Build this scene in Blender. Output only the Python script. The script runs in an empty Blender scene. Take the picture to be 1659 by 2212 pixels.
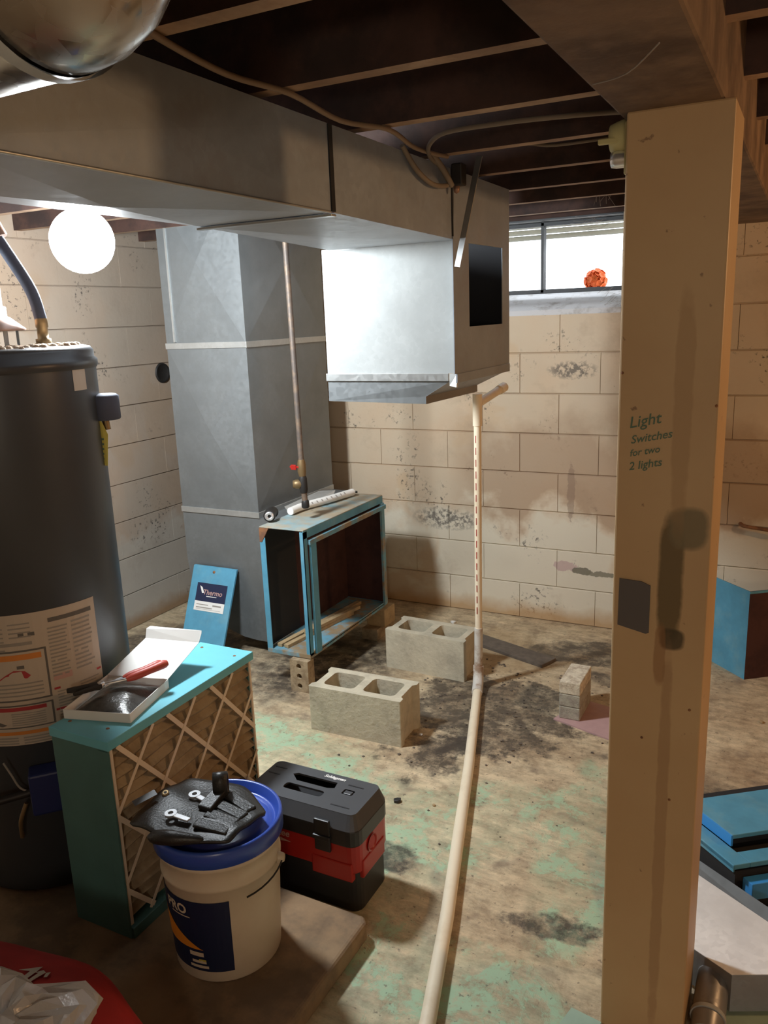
import bpy, bmesh, math, random
from mathutils import Vector, Matrix
R = math.radians
PI = math.pi
S = bpy.context.scene
COL = S.collection
rnd = random.Random(7)

# ------------------------------------------------------------------ camera
cam_d = bpy.data.cameras.new('camera'); cam = bpy.data.objects.new('camera', cam_d); COL.objects.link(cam)
cam_d.sensor_fit = 'HORIZONTAL'; cam_d.sensor_width = 36; cam_d.lens = 1758.9/1659*36
cam_d.clip_start = .02; cam_d.clip_end = 60
r_, d_, f_ = Vector((.89019678,.45404101,-.03736919)), Vector((.07336555,-.22382894,-.97186321)), Vector((-.44963006,.86240789,-.23256277))
mw = Matrix((r_, -d_, -f_)).transposed().to_4x4(); mw.translation = Vector((0,0,1.62)); cam.matrix_world = mw
S.camera = cam
# ------------------------------------------------------------------ world / exposure
S.view_settings.view_transform = 'Standard'; S.view_settings.look = 'None'
S.view_settings.gamma = 1; S.view_settings.use_curve_mapping = False
S.view_settings.exposure = 0.0
W = bpy.data.worlds.new('sky'); S.world = W; W.use_nodes = True
bg = W.node_tree.nodes['Background']; bg.inputs[0].default_value = (.86,.93,1,1); bg.inputs[1].default_value = 5.0
# ------------------------------------------------------------------ the warm bulbs of the room that hang outside the frame
def lamp(name, loc, power, col, size):
    l = bpy.data.lights.new(name, 'POINT'); l.energy = power; l.color = col; l.shadow_soft_size = size
    o = bpy.data.objects.new(name, l); o.location = loc; COL.objects.link(o); return o
WARM = (1, .56, .26)
lamp('warm_bulb_light', (1.45, 2.5, 1.85), 46, WARM, .05)
lamp('warm_bulb_light', (.5, -1.3, 1.5), 36, (1,.85,.68), .12)
BULB = (-2.06, 1.97, 1.888)
BULB_STRENGTH = 400

# ------------------------------------------------------------------ materials
def nt(name):
    m = bpy.data.materials.new(name); m.use_nodes = True
    return m, m.node_tree.nodes, m.node_tree.links, m.node_tree.nodes['Principled BSDF']
def noise(N, L, vec, scale, detail=4, rough=.55, dist=0):
    n = N.new('ShaderNodeTexNoise'); n.inputs['Scale'].default_value = scale; n.inputs['Detail'].default_value = detail
    n.inputs['Roughness'].default_value = rough; n.inputs['Distortion'].default_value = dist
    L.new(vec, n.inputs['Vector']); return n.outputs['Fac']
def ramp(N, L, fac, stops):
    r = N.new('ShaderNodeValToRGB'); e = r.color_ramp.elements
    while len(e) < len(stops): e.new(.5)
    for el, (p, c) in zip(e, stops):
        el.position = p; el.color = (c, c, c, 1) if isinstance(c, (int, float)) else (*c, 1)
    L.new(fac, r.inputs[0]); return r.outputs[0]
def mix(N, L, fac, a, b, mode='MIX'):
    m = N.new('ShaderNodeMix'); m.data_type = 'RGBA'; m.blend_type = mode
    for s, v in ((0, fac), (6, a), (7, b)):
        if isinstance(v, (int, float)): m.inputs[s].default_value = v
        elif isinstance(v, tuple): m.inputs[s].default_value = (*v, 1)
        else: L.new(v, m.inputs[s])
    return m.outputs[2]
def math_(N, L, op, a, b=0.0, clamp=False):
    m = N.new('ShaderNodeMath'); m.operation = op; m.use_clamp = clamp
    for i, v in enumerate((a, b)):
        if isinstance(v, (int, float)): m.inputs[i].default_value = v
        else: L.new(v, m.inputs[i])
    return m.outputs[0]
def bump(N, L, B, h, st=.3, dist=.01):
    b = N.new('ShaderNodeBump'); b.inputs['Strength'].default_value = st; b.inputs['Distance'].default_value = dist
    L.new(h, b.inputs['Height']); L.new(b.outputs[0], B.inputs['Normal'])
def pos(N): return N.new('ShaderNodeNewGeometry').outputs['Position']
def plain(name, col, rough=.6, metal=0, var=.0, scale=8, col2=None, bmp=0, thr=(.45,.6), coat=0):
    m, N, L, B = nt(name)
    B.inputs['Roughness'].default_value = rough; B.inputs['Metallic'].default_value = metal
    if coat: B.inputs['Coat Weight'].default_value = coat
    B.inputs['Base Color'].default_value = (*col, 1)
    if var or col2 or bmp:
        p = pos(N); c = col
        if col2:
            f = ramp(N, L, noise(N, L, p, scale, 6, .65), [(thr[0], 0), (thr[1], 1)])
            c = mix(N, L, f, col, col2)
        if var:
            f2 = ramp(N, L, noise(N, L, p, scale*2.3, 4), [(.25, 1-var), (.75, 1+var*.2)])
            c = mix(N, L, 1.0, c, f2, 'MULTIPLY')
        if not isinstance(c, tuple): L.new(c, B.inputs['Base Color'])
        if bmp: bump(N, L, B, noise(N, L, p, scale*6, 5), bmp, .004)
    return m
def galv(name, col=(.44,.47,.49), metal=.55, rough=.42, brown=0.0):
    m, N, L, B = nt(name); p = pos(N)
    v = N.new('ShaderNodeTexVoronoi'); v.inputs['Scale'].default_value = 70; L.new(p, v.inputs['Vector'])
    g = ramp(N, L, v.outputs['Color'], [(0, .9), (1, 1.06)])
    c = mix(N, L, 1.0, col, g, 'MULTIPLY')
    f = ramp(N, L, noise(N, L, p, 5, 6, .6), [(.35, 0), (.75, 1)])
    c = mix(N, L, f, c, tuple(x*.78 for x in col))
    if brown:
        f = ramp(N, L, noise(N, L, p, 3.1, 7, .7), [(.5, 0), (.72, brown)])
        c = mix(N, L, f, c, (.25,.17,.11))
    L.new(c, B.inputs['Base Color']); B.inputs['Metallic'].default_value = metal
    rr = ramp(N, L, v.outputs['Color'], [(0, rough-.06), (1, rough+.1)]); L.new(rr, B.inputs['Roughness'])
    bump(N, L, B, noise(N, L, p, 9, 3), .08, .01)
    return m
def emis(name, col, st):
    m, N, L, B = nt(name); B.inputs['Base Color'].default_value = (*col, 1)
    B.inputs['Emission Color'].default_value = (*col, 1); B.inputs['Emission Strength'].default_value = st; return m

def wall_mat(name='painted_block', tint=None):
    m, N, L, B = nt(name); p = pos(N)
    sx = N.new('ShaderNodeSeparateXYZ'); L.new(p, sx.inputs[0])
    z, x = sx.outputs[2], sx.outputs[0]
    big = noise(N, L, p, 1.6, 5, .6)
    c = mix(N, L, ramp(N, L, big, [(.35, 0), (.65, 1)]), (.63,.52,.38), (.62,.46,.31))
    # lower courses: whiter paint with a ragged upper edge
    zn = math_(N, L, 'ADD', z, math_(N, L, 'MULTIPLY', math_(N, L, 'SUBTRACT', noise(N, L, p, 2.6, 5), .5), 1.1))
    low = ramp(N, L, zn, [(.50, 1), (.62, 0)])
    c = mix(N, L, math_(N, L, 'MULTIPLY', low, .75), c, (.74,.70,.57))
    # tan water marks
    tn = ramp(N, L, noise(N, L, p, 2.1, 4, .5, .4), [(.58, 0), (.62, .75)])
    c = mix(N, L, math_(N, L, 'MULTIPLY', tn, .7), c, (.60,.42,.25))
    # grime in patches, mould speckle
    gr = ramp(N, L, noise(N, L, p, 3.3, 8, .7), [(.54, 0), (.80, .6)])
    c = mix(N, L, gr, c, (.32,.23,.15))
    g2 = ramp(N, L, noise(N, L, p, 1.1, 3, .5), [(.42, 0), (.60, .45)]); c = mix(N, L, g2, c, (.46,.40,.30))
    sp = noise(N, L, p, 46, 5, .7); reg = noise(N, L, p, 3.9, 3)
    s1 = math_(N, L, 'MULTIPLY', ramp(N, L, sp, [(.56, 0), (.63, 1)]), ramp(N, L, reg, [(.56, 0), (.64, 1)]))
    c = mix(N, L, math_(N, L, 'MULTIPLY', s1, .85), c, (.07,.06,.05))
    # broad brown water wash between the window and the white lower paint, right of the drain pipe
    bz = math_(N, L, 'MULTIPLY', ramp(N, L, zn, [(.56, 0), (.64, 1)]), ramp(N, L, math_(N, L, 'MULTIPLY', zn, .5), [(.48, 1), (.58, 0)]))
    bx_ = ramp(N, L, math_(N, L, 'ADD', math_(N, L, 'ADD', x, 2.0), math_(N, L, 'MULTIPLY', big, .2)), [(.40, 0), (.55, 1)])
    c = mix(N, L, math_(N, L, 'MULTIPLY', math_(N, L, 'MULTIPLY', bz, bx_), .62), c, (.36,.24,.15))
    # mouldy patch that the photograph shows low on the wall and below the window
    for (mx, mz, rx, rz) in ((-1.72,.52,.22,.07), (-1.03,1.33,.14,.05), (-1.05,1.62,.3,.02)):
        a = math_(N, L, 'POWER', math_(N, L, 'DIVIDE', math_(N, L, 'SUBTRACT', x, mx), rx), 2)
        b = math_(N, L, 'POWER', math_(N, L, 'DIVIDE', math_(N, L, 'SUBTRACT', z, mz), rz), 2)
        q = ramp(N, L, math_(N, L, 'ADD', a, b), [(.3, 1), (1, 0)])
        s2 = math_(N, L, 'MULTIPLY', ramp(N, L, sp, [(.44, 0), (.55, 1)]), q)
        c = mix(N, L, math_(N, L, 'MULTIPLY', s2, .8), c, (.09,.08,.07))
    for (mx, mz, rx, rz, col, lo_) in ((-1.05,.315,.07,.028,(.55,.40,.36),.9), (-.965,.300,.05,.020,(.20,.18,.13),.95), (-.86,.292,.08,.016,(.22,.20,.14),.9), (-1.03,.70,.02,.16,(.22,.14,.10),.5)):
        a = math_(N, L, 'POWER', math_(N, L, 'DIVIDE', math_(N, L, 'SUBTRACT', x, mx), rx), 2)
        b = math_(N, L, 'POWER', math_(N, L, 'DIVIDE', math_(N, L, 'SUBTRACT', z, mz), rz), 2)
        q = ramp(N, L, math_(N, L, 'ADD', math_(N, L, 'ADD', a, b), math_(N, L, 'MULTIPLY', math_(N, L, 'SUBTRACT', noise(N, L, p, 30, 4), .5), 3.0)), [(.8, 1), (1, 0)])
        c = mix(N, L, math_(N, L, 'MULTIPLY', q, lo_), c, col)
    # damp brown foot of the wall
    ft = ramp(N, L, math_(N, L, 'ADD', z, math_(N, L, 'MULTIPLY', noise(N, L, p, 6, 5), .12)), [(.085, 1), (.16, 0)])
    c = mix(N, L, math_(N, L, 'MULTIPLY', ft, .8), c, (.46,.27,.11))
    if tint: c = mix(N, L, 1.0, c, tint, 'MULTIPLY')
    L.new(c, B.inputs['Base Color']); B.inputs['Roughness'].default_value = .75
    h = math_(N, L, 'ADD', noise(N, L, p, 30, 6, .6), math_(N, L, 'MULTIPLY', noise(N, L, p, 5, 4), 2))
    bump(N, L, B, h, .35, .004)
    return m
def floor_mat():
    m, N, L, B = nt('worn_painted_concrete'); p = pos(N)
    sx = N.new('ShaderNodeSeparateXYZ'); L.new(p, sx.inputs[0]); x, y = sx.outputs[0], sx.outputs[1]
    def blob(cx, cy, rx, ry, a=0, lo=.5, hi=1.15, jag=.9, sc=3.4):
        ca, sa = math.cos(a), math.sin(a)
        dx = math_(N, L, 'SUBTRACT', x, cx); dy = math_(N, L, 'SUBTRACT', y, cy)
        u = math_(N, L, 'DIVIDE', math_(N, L, 'ADD', math_(N, L, 'MULTIPLY', dx, ca), math_(N, L, 'MULTIPLY', dy, sa)), rx)
        v = math_(N, L, 'DIVIDE', math_(N, L, 'SUBTRACT', math_(N, L, 'MULTIPLY', dy, ca), math_(N, L, 'MULTIPLY', dx, sa)), ry)
        q = math_(N, L, 'ADD', math_(N, L, 'MULTIPLY', u, u), math_(N, L, 'MULTIPLY', v, v))
        n = math_(N, L, 'MULTIPLY', math_(N, L, 'SUBTRACT', noise(N, L, p, sc, 7, .68), .5), jag*4)
        return ramp(N, L, math_(N, L, 'ADD', q, n), [(lo, 1), (hi, 0)])
    f1 = ramp(N, L, noise(N, L, p, 3.0, 7, .65), [(.3, 0), (.7, 1)])
    c = mix(N, L, f1, (.43,.315,.19), (.72,.60,.40))
    f2 = ramp(N, L, noise(N, L, p, 11, 8, .75), [(.46, 0), (.68, .8)])
    c = mix(N, L, f2, c, (.25,.17,.10))
    st = N.new('ShaderNodeMapping'); st.inputs['Scale'].default_value = (9, 26, 1); st.inputs['Rotation'].default_value = (0,0,R(12)); L.new(p, st.inputs[0])
    f3 = ramp(N, L, noise(N, L, st.outputs[0], 1.0, 9, .78), [(.40, .74), (.60, 1.22)])
    c = mix(N, L, .85, c, f3, 'MULTIPLY')
    f4 = ramp(N, L, noise(N, L, p, 7.5, 3, .5), [(.60, 0), (.70, .55)])
    c = mix(N, L, f4, c, (.19,.14,.10))
    mint = (.40,.55,.36)
    pn = ramp(N, L, noise(N, L, p, 4.2, 8, .72, .3), [(.50, 0), (.545, 1)])
    fine = ramp(N, L, noise(N, L, p, 26, 6, .7), [(.38, .25), (.52, 1)])
    for b in (blob(-1.62,2.25,.55,.24,.1), blob(-.95,2.05,.24,.5,-.4), blob(-.52,2.20,.14,.55,.12,.5,1.1,.5), blob(-.66,1.48,.42,.26,0,.6,1.2,.6), blob(-1.9,2.45,.3,.14)):
        k = math_(N, L, 'MULTIPLY', math_(N, L, 'MULTIPLY', b, fine), math_(N, L, 'ADD', math_(N, L, 'MULTIPLY', pn, .75), .22))
        c = mix(N, L, k, c, mint)
    ye = blob(-1.25,3.55,.3,.3,0); c = mix(N, L, math_(N, L, 'MULTIPLY', ye, .5), c, (.38,.26,.13))
    tex = ramp(N, L, noise(N, L, p, 13, 9, .78), [(.36, .25), (.54, 1)])
    wet = None
    for b in (blob(-1.02,2.98,.42,.46,-.5,.45,.75,1.3), blob(-.85,3.70,.38,.17,0,.5,.8,.9), blob(-1.2,2.52,.2,.22,0,.45,.75,1.2),
              blob(-2.0,3.1,.5,.5,0,.2,1.0,.7), blob(-2.75,2.9,.5,.8,0,.2,1.0,.7), blob(-.62,3.42,.3,.07,-.2,.3,.9,.9),
              blob(-.50,1.86,.13,.06,.2,.3,.9,1.3,9), blob(-1.05,1.95,.12,.08,0,.3,.9,1.2,6), blob(-.2,2.7,.5,.12,-.3,.3,.9,1.0)):
        k = math_(N, L, 'MULTIPLY', b, tex); c = mix(N, L, math_(N, L, 'MULTIPLY', k, .9), c, (.050,.038,.030))
        wet = k if wet is None else math_(N, L, 'MAXIMUM', wet, k)
    spk = math_(N, L, 'MULTIPLY', ramp(N, L, noise(N, L, p, 60, 3), [(.64, 0), (.69, 1)]), .6)
    c = mix(N, L, spk, c, (.10,.08,.06))
    L.new(c, B.inputs['Base Color'])
    L.new(ramp(N, L, wet, [(0, .72), (1, .42)]), B.inputs['Roughness'])
    h = math_(N, L, 'ADD', noise(N, L, p, 16, 8, .7), math_(N, L, 'MULTIPLY', pn, .4))
    bump(N, L, B, h, .5, .006)
    return m
M = {}
M['wall'] = wall_mat(); M['wall_l'] = wall_mat('painted_block_cool_light', (.60,.585,.62)); M['floor'] = floor_mat()  # left wall tint puts the bulb's cool, hazy light into the paint
M['mortar'] = plain('mortar', (.40,.33,.24), .9, col2=(.5,.43,.33), scale=12, bmp=.3)
M['slab'] = plain('slab_concrete', (.32,.21,.115), .85, col2=(.20,.135,.08), scale=5, var=.25, bmp=.3)
M['block'] = plain('block_concrete', (.58,.52,.39), .95, col2=(.42,.37,.28), scale=10, var=.18, bmp=.9, thr=(.5,.75))
M['brick'] = plain('tan_brick', (.42,.32,.20), .9, col2=(.28,.20,.12), scale=20, var=.2, bmp=.6)
M['brick_grey'] = plain('grey_brick', (.46,.43,.34), .9, col2=(.36,.32,.26), scale=30, var=.2, bmp=.7)
M['brick_pale'] = plain('pale_brick', (.78,.70,.54), .9, col2=(.55,.45,.33), scale=30, var=.2, bmp=.7)
M['joist'] = plain('joist_wood_shaded', (.075,.036,.026), .85, col2=(.04,.022,.018), scale=6, var=.4, bmp=.3)  # joist wood darkened: shade between the joists put into the colour
M['joist_edge'] = plain('joist_lit_edge', (.46,.31,.20), .85, col2=(.34,.21,.13), scale=6, var=.3)  # paler copy of the wood: light from below painted on joist bottoms
M['subfloor'] = plain('subfloor_board', (.030,.024,.022), .9, col2=(.02,.016,.014), scale=5, var=.4)
M['beam'] = plain('beam_wood', (.22,.14,.085), .85, col2=(.12,.07,.042), scale=5, var=.4, bmp=.4)
M['galv'] = galv('galvanised', (.225,.24,.245), .45, .46)
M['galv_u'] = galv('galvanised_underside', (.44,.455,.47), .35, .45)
M['galv_w'] = galv('galvanised_lit', (.90,.90,.88), .05, .5)  # whitened metal for the boot top: bulb light put into the colour
M['galv_b'] = galv('galvanised_aged', (.35,.395,.45), .2, .55, brown=.30)
M['galv_l'] = galv('galvanised_bright', (.42,.44,.435), .05, .65)
M['galv_d'] = galv('galvanised_dull', (.30,.30,.30), .6, .4)
M['patch'] = plain('dark_tin_patch', (.095,.085,.085), .55)
M['cleat'] = galv('cleat', (.50,.51,.50), .6, .35)
M['dark'] = plain('dark_gap', (.02,.02,.022), .9)
M['blue'] = plain('blue_paint', (.10,.34,.50), .5, col2=(.20,.40,.48), scale=7, var=.18, thr=(.5,.75), bmp=.1)
M['blue_rust'] = plain('blue_paint_rusty', (.16,.38,.50), .6, col2=(.33,.24,.14), scale=9, var=.25, thr=(.44,.58), bmp=.2)
M['blue_top'] = plain('blue_paint_dusty', (.26,.40,.44), .7, col2=(.40,.33,.23), scale=6, var=.2, thr=(.40,.58), bmp=.2)
M['blue_br'] = plain('bright_blue_paint', (.05,.30,.72), .4)
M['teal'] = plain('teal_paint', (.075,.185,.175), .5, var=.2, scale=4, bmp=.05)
M['teal_top'] = plain('teal_paint_lit_top', (.15,.50,.60), .4, var=.1, scale=4)  # lighter copy of the teal: bulb light painted into the top
M['heater'] = plain('heater_jacket', (.056,.062,.070), .36, .2, var=.1, scale=2)
M['heater_top'] = plain('heater_cap', (.05,.05,.052), .35, .2)
M['dust'] = plain('rusty_dust', (.42,.28,.18), .95, col2=(.60,.50,.38), scale=40, bmp=1.0)
M['white'] = plain('paper_white', (.80,.78,.74), .7)
M['label'] = plain('label_paper', (.50,.43,.35), .55)
M['label_ink'] = plain('label_ink', (.12,.11,.10), .6)
M['label_grey'] = plain('label_grey', (.30,.275,.24), .6)
M['label_red'] = plain('label_red', (.38,.035,.04), .6)
M['label_orange'] = plain('label_orange', (.62,.22,.04), .6)
M['label_pink'] = plain('label_pink', (.52,.32,.28), .6)
M['rust'] = plain('rusty_steel', (.20,.10,.06), .8, .3, col2=(.32,.15,.07), scale=30)
M['pipe'] = plain('black_iron', (.14,.115,.10), .6, .5, col2=(.24,.17,.12), scale=14)
M['iron'] = plain('dark_iron', (.035,.032,.03), .55, .5)
M['brass'] = plain('brass', (.26,.18,.09), .5, .7)
M['copper'] = plain('copper', (.30,.18,.13), .5, .5)
M['pvc'] = plain('pvc', (.88,.76,.57), .45, col2=(.66,.52,.35), scale=5, thr=(.5,.8))
M['pvc_d'] = plain('pvc_dirty', (.66,.62,.56), .6, col2=(.40,.28,.20), scale=16, thr=(.5,.62))
M['red'] = plain('red_plastic', (.34,.014,.010), .35)
M['red_cloth'] = plain('red_fabric', (.40,.012,.008), .8, var=.3, scale=6, bmp=.2)
M['red_grip'] = plain('red_grip', (.50,.075,.05), .45)
M['black'] = plain('black_plastic', (.018,.018,.020), .42)
M['char'] = plain('charcoal_plastic', (.075,.078,.085), .38, var=.1, scale=5)
M['cloth'] = plain('black_canvas', (.026,.025,.023), .38, var=.3, scale=30, bmp=.3)
M['chrome'] = plain('chrome', (.85,.86,.88), .28, .8)
M['bucket'] = plain('bucket_plastic', (.66,.57,.43), .42, col2=(.52,.42,.30), scale=3, thr=(.45,.9))
M['lid'] = plain('blue_lid', (.035,.085,.42), .28)
M['navy'] = plain('navy_print', (.008,.016,.055), .5)
M['orange'] = plain('orange_print', (.75,.27,.02), .5)
M['yellow'] = plain('yellow_tag', (.58,.50,.10), .6)
M['greyblue'] = plain('grey_foam', (.06,.068,.10), .75)
M['cream'] = plain('cream_plastic', (.55,.50,.24), .5)
M['wire'] = plain('cable_sheath', (.27,.19,.125), .6)
M['wire_g'] = plain('cable_sheath_grey', (.20,.16,.12), .7)
M['wood'] = plain('lumber', (.48,.34,.18), .75, var=.3, scale=12, bmp=.2)
M['plank'] = plain('wet_plank', (.15,.12,.095), .7, var=.4, scale=14, bmp=.4)
M['filter'] = plain('filter_media', (.40,.31,.195), .95, col2=(.30,.225,.14), scale=14, bmp=.3)
M['card'] = plain('grey_card', (.78,.66,.52), .85)
M['pink'] = plain('pink_board', (.52,.33,.32), .7, var=.15, scale=9)
M['mint'] = plain('mint_tile', (.38,.50,.38), .6, var=.15, scale=9)
M['frame_w'] = plain('window_steel', (.05,.055,.06), .6)
M['insul_shade'] = plain('insulation_and_shade', (.07,.028,.024), .95, col2=(.05,.02,.018), scale=8, bmp=.5)  # cabinet liner colour, also used as painted shade on the bent panel
M['concrete_out'] = plain('outside_concrete', (.6,.58,.55), .9, var=.2)
M['siding'] = plain('siding', (.30,.33,.31), .6)
M['leaf'] = plain('orange_flower', (.85,.16,.03), .6)
M['leafg'] = plain('leaf_green', (.10,.16,.05), .6)
M['web'] = plain('cobweb', (.30,.26,.22), .9)
M['foil'] = plain('silver_scrap', (.7,.7,.72), .25, .9)
M['ink_green'] = plain('green_ink', (.10,.17,.12), .7)
def post_mat():
    m, N, L, B = nt('post_paint'); p = pos(N)
    sx = N.new('ShaderNodeSeparateXYZ'); L.new(p, sx.inputs[0]); x, z = sx.outputs[0], sx.outputs[2]
    c = mix(N, L, ramp(N, L, noise(N, L, p, 3, 4), [(.35, 0), (.7, 1)]), (.53,.37,.20), (.48,.32,.165))
    nz = math_(N, L, 'MULTIPLY', math_(N, L, 'SUBTRACT', noise(N, L, p, 14, 5, .6), .5), 1.6)
    def spot(cx, cz, rx, rz, col, st, jag=1):
        a = math_(N, L, 'POWER', math_(N, L, 'ABSOLUTE', math_(N, L, 'DIVIDE', math_(N, L, 'SUBTRACT', x, cx), rx)), 3)
        b = math_(N, L, 'POWER', math_(N, L, 'ABSOLUTE', math_(N, L, 'DIVIDE', math_(N, L, 'SUBTRACT', z, cz), rz)), 3)
        q = math_(N, L, 'ADD', math_(N, L, 'ADD', a, b), math_(N, L, 'MULTIPLY', nz, jag))
        return mix(N, L, math_(N, L, 'MULTIPLY', ramp(N, L, q, [(.45, 1), (1.15, 0)]), st), c, col)
    c = spot(-.208,1.10,.026,.145,(.11,.075,.025),.9,.7)
    c = spot(-.180,1.205,.040,.045,(.17,.135,.07),.9,.6)
    c = spot(-.200,.975,.026,.025,(.05,.035,.012),.9,.6)
    c = spot(-.222,.94,.012,.07,(.26,.12,.04),.6,1)
    c = spot(-.200,1.42,.018,.26,(.33,.20,.085),.45,1.2)
    c = spot(-.205,.5,.013,.5,(.30,.17,.08),.5,1.2)
    dk = ramp(N, L, noise(N, L, p, 38, 4), [(.70, 0), (.74, .7)])
    c = mix(N, L, dk, c, (.16,.09,.045))
    L.new(c, B.inputs['Base Color']); B.inputs['Roughness'].default_value = .5
    bump(N, L, B, noise(N, L, p, 12, 6), .15, .004)
    return m
M['post'] = post_mat()
def glass_mat():
    m, N, L, B = nt('window_glass'); B.inputs['Transmission Weight'].default_value = 1
    B.inputs['Roughness'].default_value = 0; B.inputs['IOR'].default_value = 1.0; B.inputs['Base Color'].default_value = (1,1,1,1); return m
M['glass'] = glass_mat()
def poly_mat():
    m, N, L, B = nt('clear_plastic'); B.inputs['Base Color'].default_value = (.62,.60,.56,1); B.inputs['Roughness'].default_value = .22
    B.inputs['Transmission Weight'].default_value = .35; B.inputs['Subsurface Weight'].default_value = 0; p = pos(N)
    bump(N, L, B, noise(N, L, p, 18, 5), .35, .01); return m
M['poly'] = poly_mat()
M['glow'] = emis('bulb_glow', (.88,.95,1.0), BULB_STRENGTH)

# ------------------------------------------------------------------ mesh helpers
class MB:
    def __init__(s): s.v = []; s.f = []; s.mi = []; s.sm = []; s.k = 0; s.smooth = False
    def add(s, vs, fs):
        o = len(s.v); s.v += [Vector(v) for v in vs]
        for f in fs: s.f.append([i+o for i in f]); s.mi.append(s.k); s.sm.append(s.smooth)
        return s
    def box(s, a, b, bv=0):
        x0,y0,z0 = [min(a[i],b[i]) for i in range(3)]; x1,y1,z1 = [max(a[i],b[i]) for i in range(3)]
        return s.hexa([(x0,y0,z0),(x1,y0,z0),(x1,y1,z0),(x0,y1,z0)], [(x0,y0,z1),(x1,y0,z1),(x1,y1,z1),(x0,y1,z1)])
    def hexa(s, lo, hi):
        return s.add(list(lo)+list(hi), [(3,2,1,0),(4,5,6,7),(0,1,5,4),(1,2,6,5),(2,3,7,6),(3,0,4,7)])
    def prism(s, pts, z0, z1):
        n = len(pts); vs = [(x,y,z0) for x,y in pts]+[(x,y,z1) for x,y in pts]
        return s.add(vs, [tuple(range(n-1,-1,-1)), tuple(range(n,2*n))]+[(i,(i+1)%n,n+(i+1)%n,n+i) for i in range(n)])
    def beam(s, a, b, w, h, up=(0,0,1)):
        a, b = Vector(a), Vector(b); d = (b-a).normalized(); u = Vector(up)
        if abs(d.dot(u)) > .98: u = Vector((0,1,0))
        r = d.cross(u).normalized()*w/2; u = r.cross(d).normalized()*h/2
        return s.hexa([a-r-u,a+r-u,a+r+u,a-r+u][::-1], [b-r-u,b+r-u,b+r+u,b-r+u][::-1])
    def tube(s, pts, r, n=12, cap=True):
        pts = [Vector(p) for p in pts]; m = len(pts); rs = r if isinstance(r, (list, tuple)) else [r]*m
        o = len(s.v); vs = []; prev = None
        for i, p in enumerate(pts):
            t = ((pts[min(i+1,m-1)]-p).normalized()+(p-pts[max(i-1,0)]).normalized())
            t = t.normalized() if t.length > 1e-6 else Vector((0,0,1))
            if prev is None:
                a = t.cross(Vector((0,0,1)) if abs(t.z) < .9 else Vector((1,0,0))).normalized()
            else: a = (prev - t*prev.dot(t)).normalized()
            prev = a; b = t.cross(a)
            for k in range(n): vs.append(p+(a*math.cos(2*PI*k/n)+b*math.sin(2*PI*k/n))*rs[i])
        fs = [(i*n+k, i*n+(k+1)%n, (i+1)*n+(k+1)%n, (i+1)*n+k) for i in range(m-1) for k in range(n)]
        sm = s.smooth; s.smooth = True; s.add(vs, fs); s.smooth = sm
        if cap: s.add(vs[:n], [tuple(range(n-1,-1,-1))]); s.add(vs[-n:], [tuple(range(n))])
        return s
    def lathe(s, prof, c=(0,0,0), n=32, ax=None, smooth=True):
        c = Vector(c); vs = []
        q = Vector(ax).normalized().to_track_quat('Z', 'Y') if ax else None
        for r, z in prof:
            for k in range(n):
                v = Vector((r*math.cos(2*PI*k/n), r*math.sin(2*PI*k/n), z))
                vs.append(c+(q @ v if q else v))
        fs = [(i*n+k, i*n+(k+1)%n, (i+1)*n+(k+1)%n, (i+1)*n+k) for i in range(len(prof)-1) for k in range(n)]
        sm = s.smooth; s.smooth = smooth; s.add(vs, fs); s.smooth = sm
        return s
    def quad(s, *p): return s.add(p, [tuple(range(len(p)))])
    def xpanel(s, a, b, c, d, h):
        a,b,c,d = map(Vector,(a,b,c,d)); n = (b-a).cross(c-a).normalized(); m = (a+b+c+d)/4+n*h
        return s.add([a,b,c,d,m], [(0,1,4),(1,2,4),(2,3,4),(3,0,4)])
    def mesh(s, name, mats):
        me = bpy.data.meshes.new(name); me.from_pydata(s.v, [], s.f)
        for m in (mats if isinstance(mats, (list, tuple)) else [mats]): me.materials.append(M[m])
        for p, mi, sm in zip(me.polygons, s.mi, s.sm): p.material_index = mi; p.use_smooth = sm
        me.update(); return me
def link(name, me, parent=None, off=(0,0,0), world=False):
    o = bpy.data.objects.new(name, me); COL.objects.link(o)
    if parent:
        o.parent = parent
        if world:
            w = parent.location.copy()
            if parent.parent: w += parent.parent.location
            off = -w
    o.location = off
    return o
def bevel(o, w=.004, seg=2, ang=35):
    m = o.modifiers.new('bevel', 'BEVEL'); m.width = w; m.segments = seg; m.limit_method = 'ANGLE'; m.angle_limit = R(ang); return o
def solid(o, t, off=0):
    m = o.modifiers.new('solid', 'SOLIDIFY'); m.thickness = t; m.offset = off; return o
def subd(o, n=1):
    m = o.modifiers.new('subd', 'SUBSURF'); m.levels = n; m.render_levels = n; return o
def thing(name, loc, label, cat, rz=0, group=None):
    o = bpy.data.objects.new(name, None); COL.objects.link(o); o.location = loc; o.rotation_euler.z = rz
    o.empty_display_size = .05; tag(o, label, cat, group); return o
def tag(o, label, cat, group=None):
    o['label'] = label; o['category'] = cat
    if group: o['group'] = group
    return o
def part(t, name, mb, mat, bv=0, world=True, label=None, seg=2):
    o = link(name, mb.mesh(name, mat), t, world=world)
    if bv: bevel(o, bv, seg)
    if label: o['label'] = label
    return o
def struct(name, mb, mat, parent=None, bv=0):
    o = link(name, mb.mesh(name, mat), parent, world=bool(parent))
    if not parent: o['kind'] = 'structure'
    if bv: bevel(o, bv)
    return o
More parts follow.
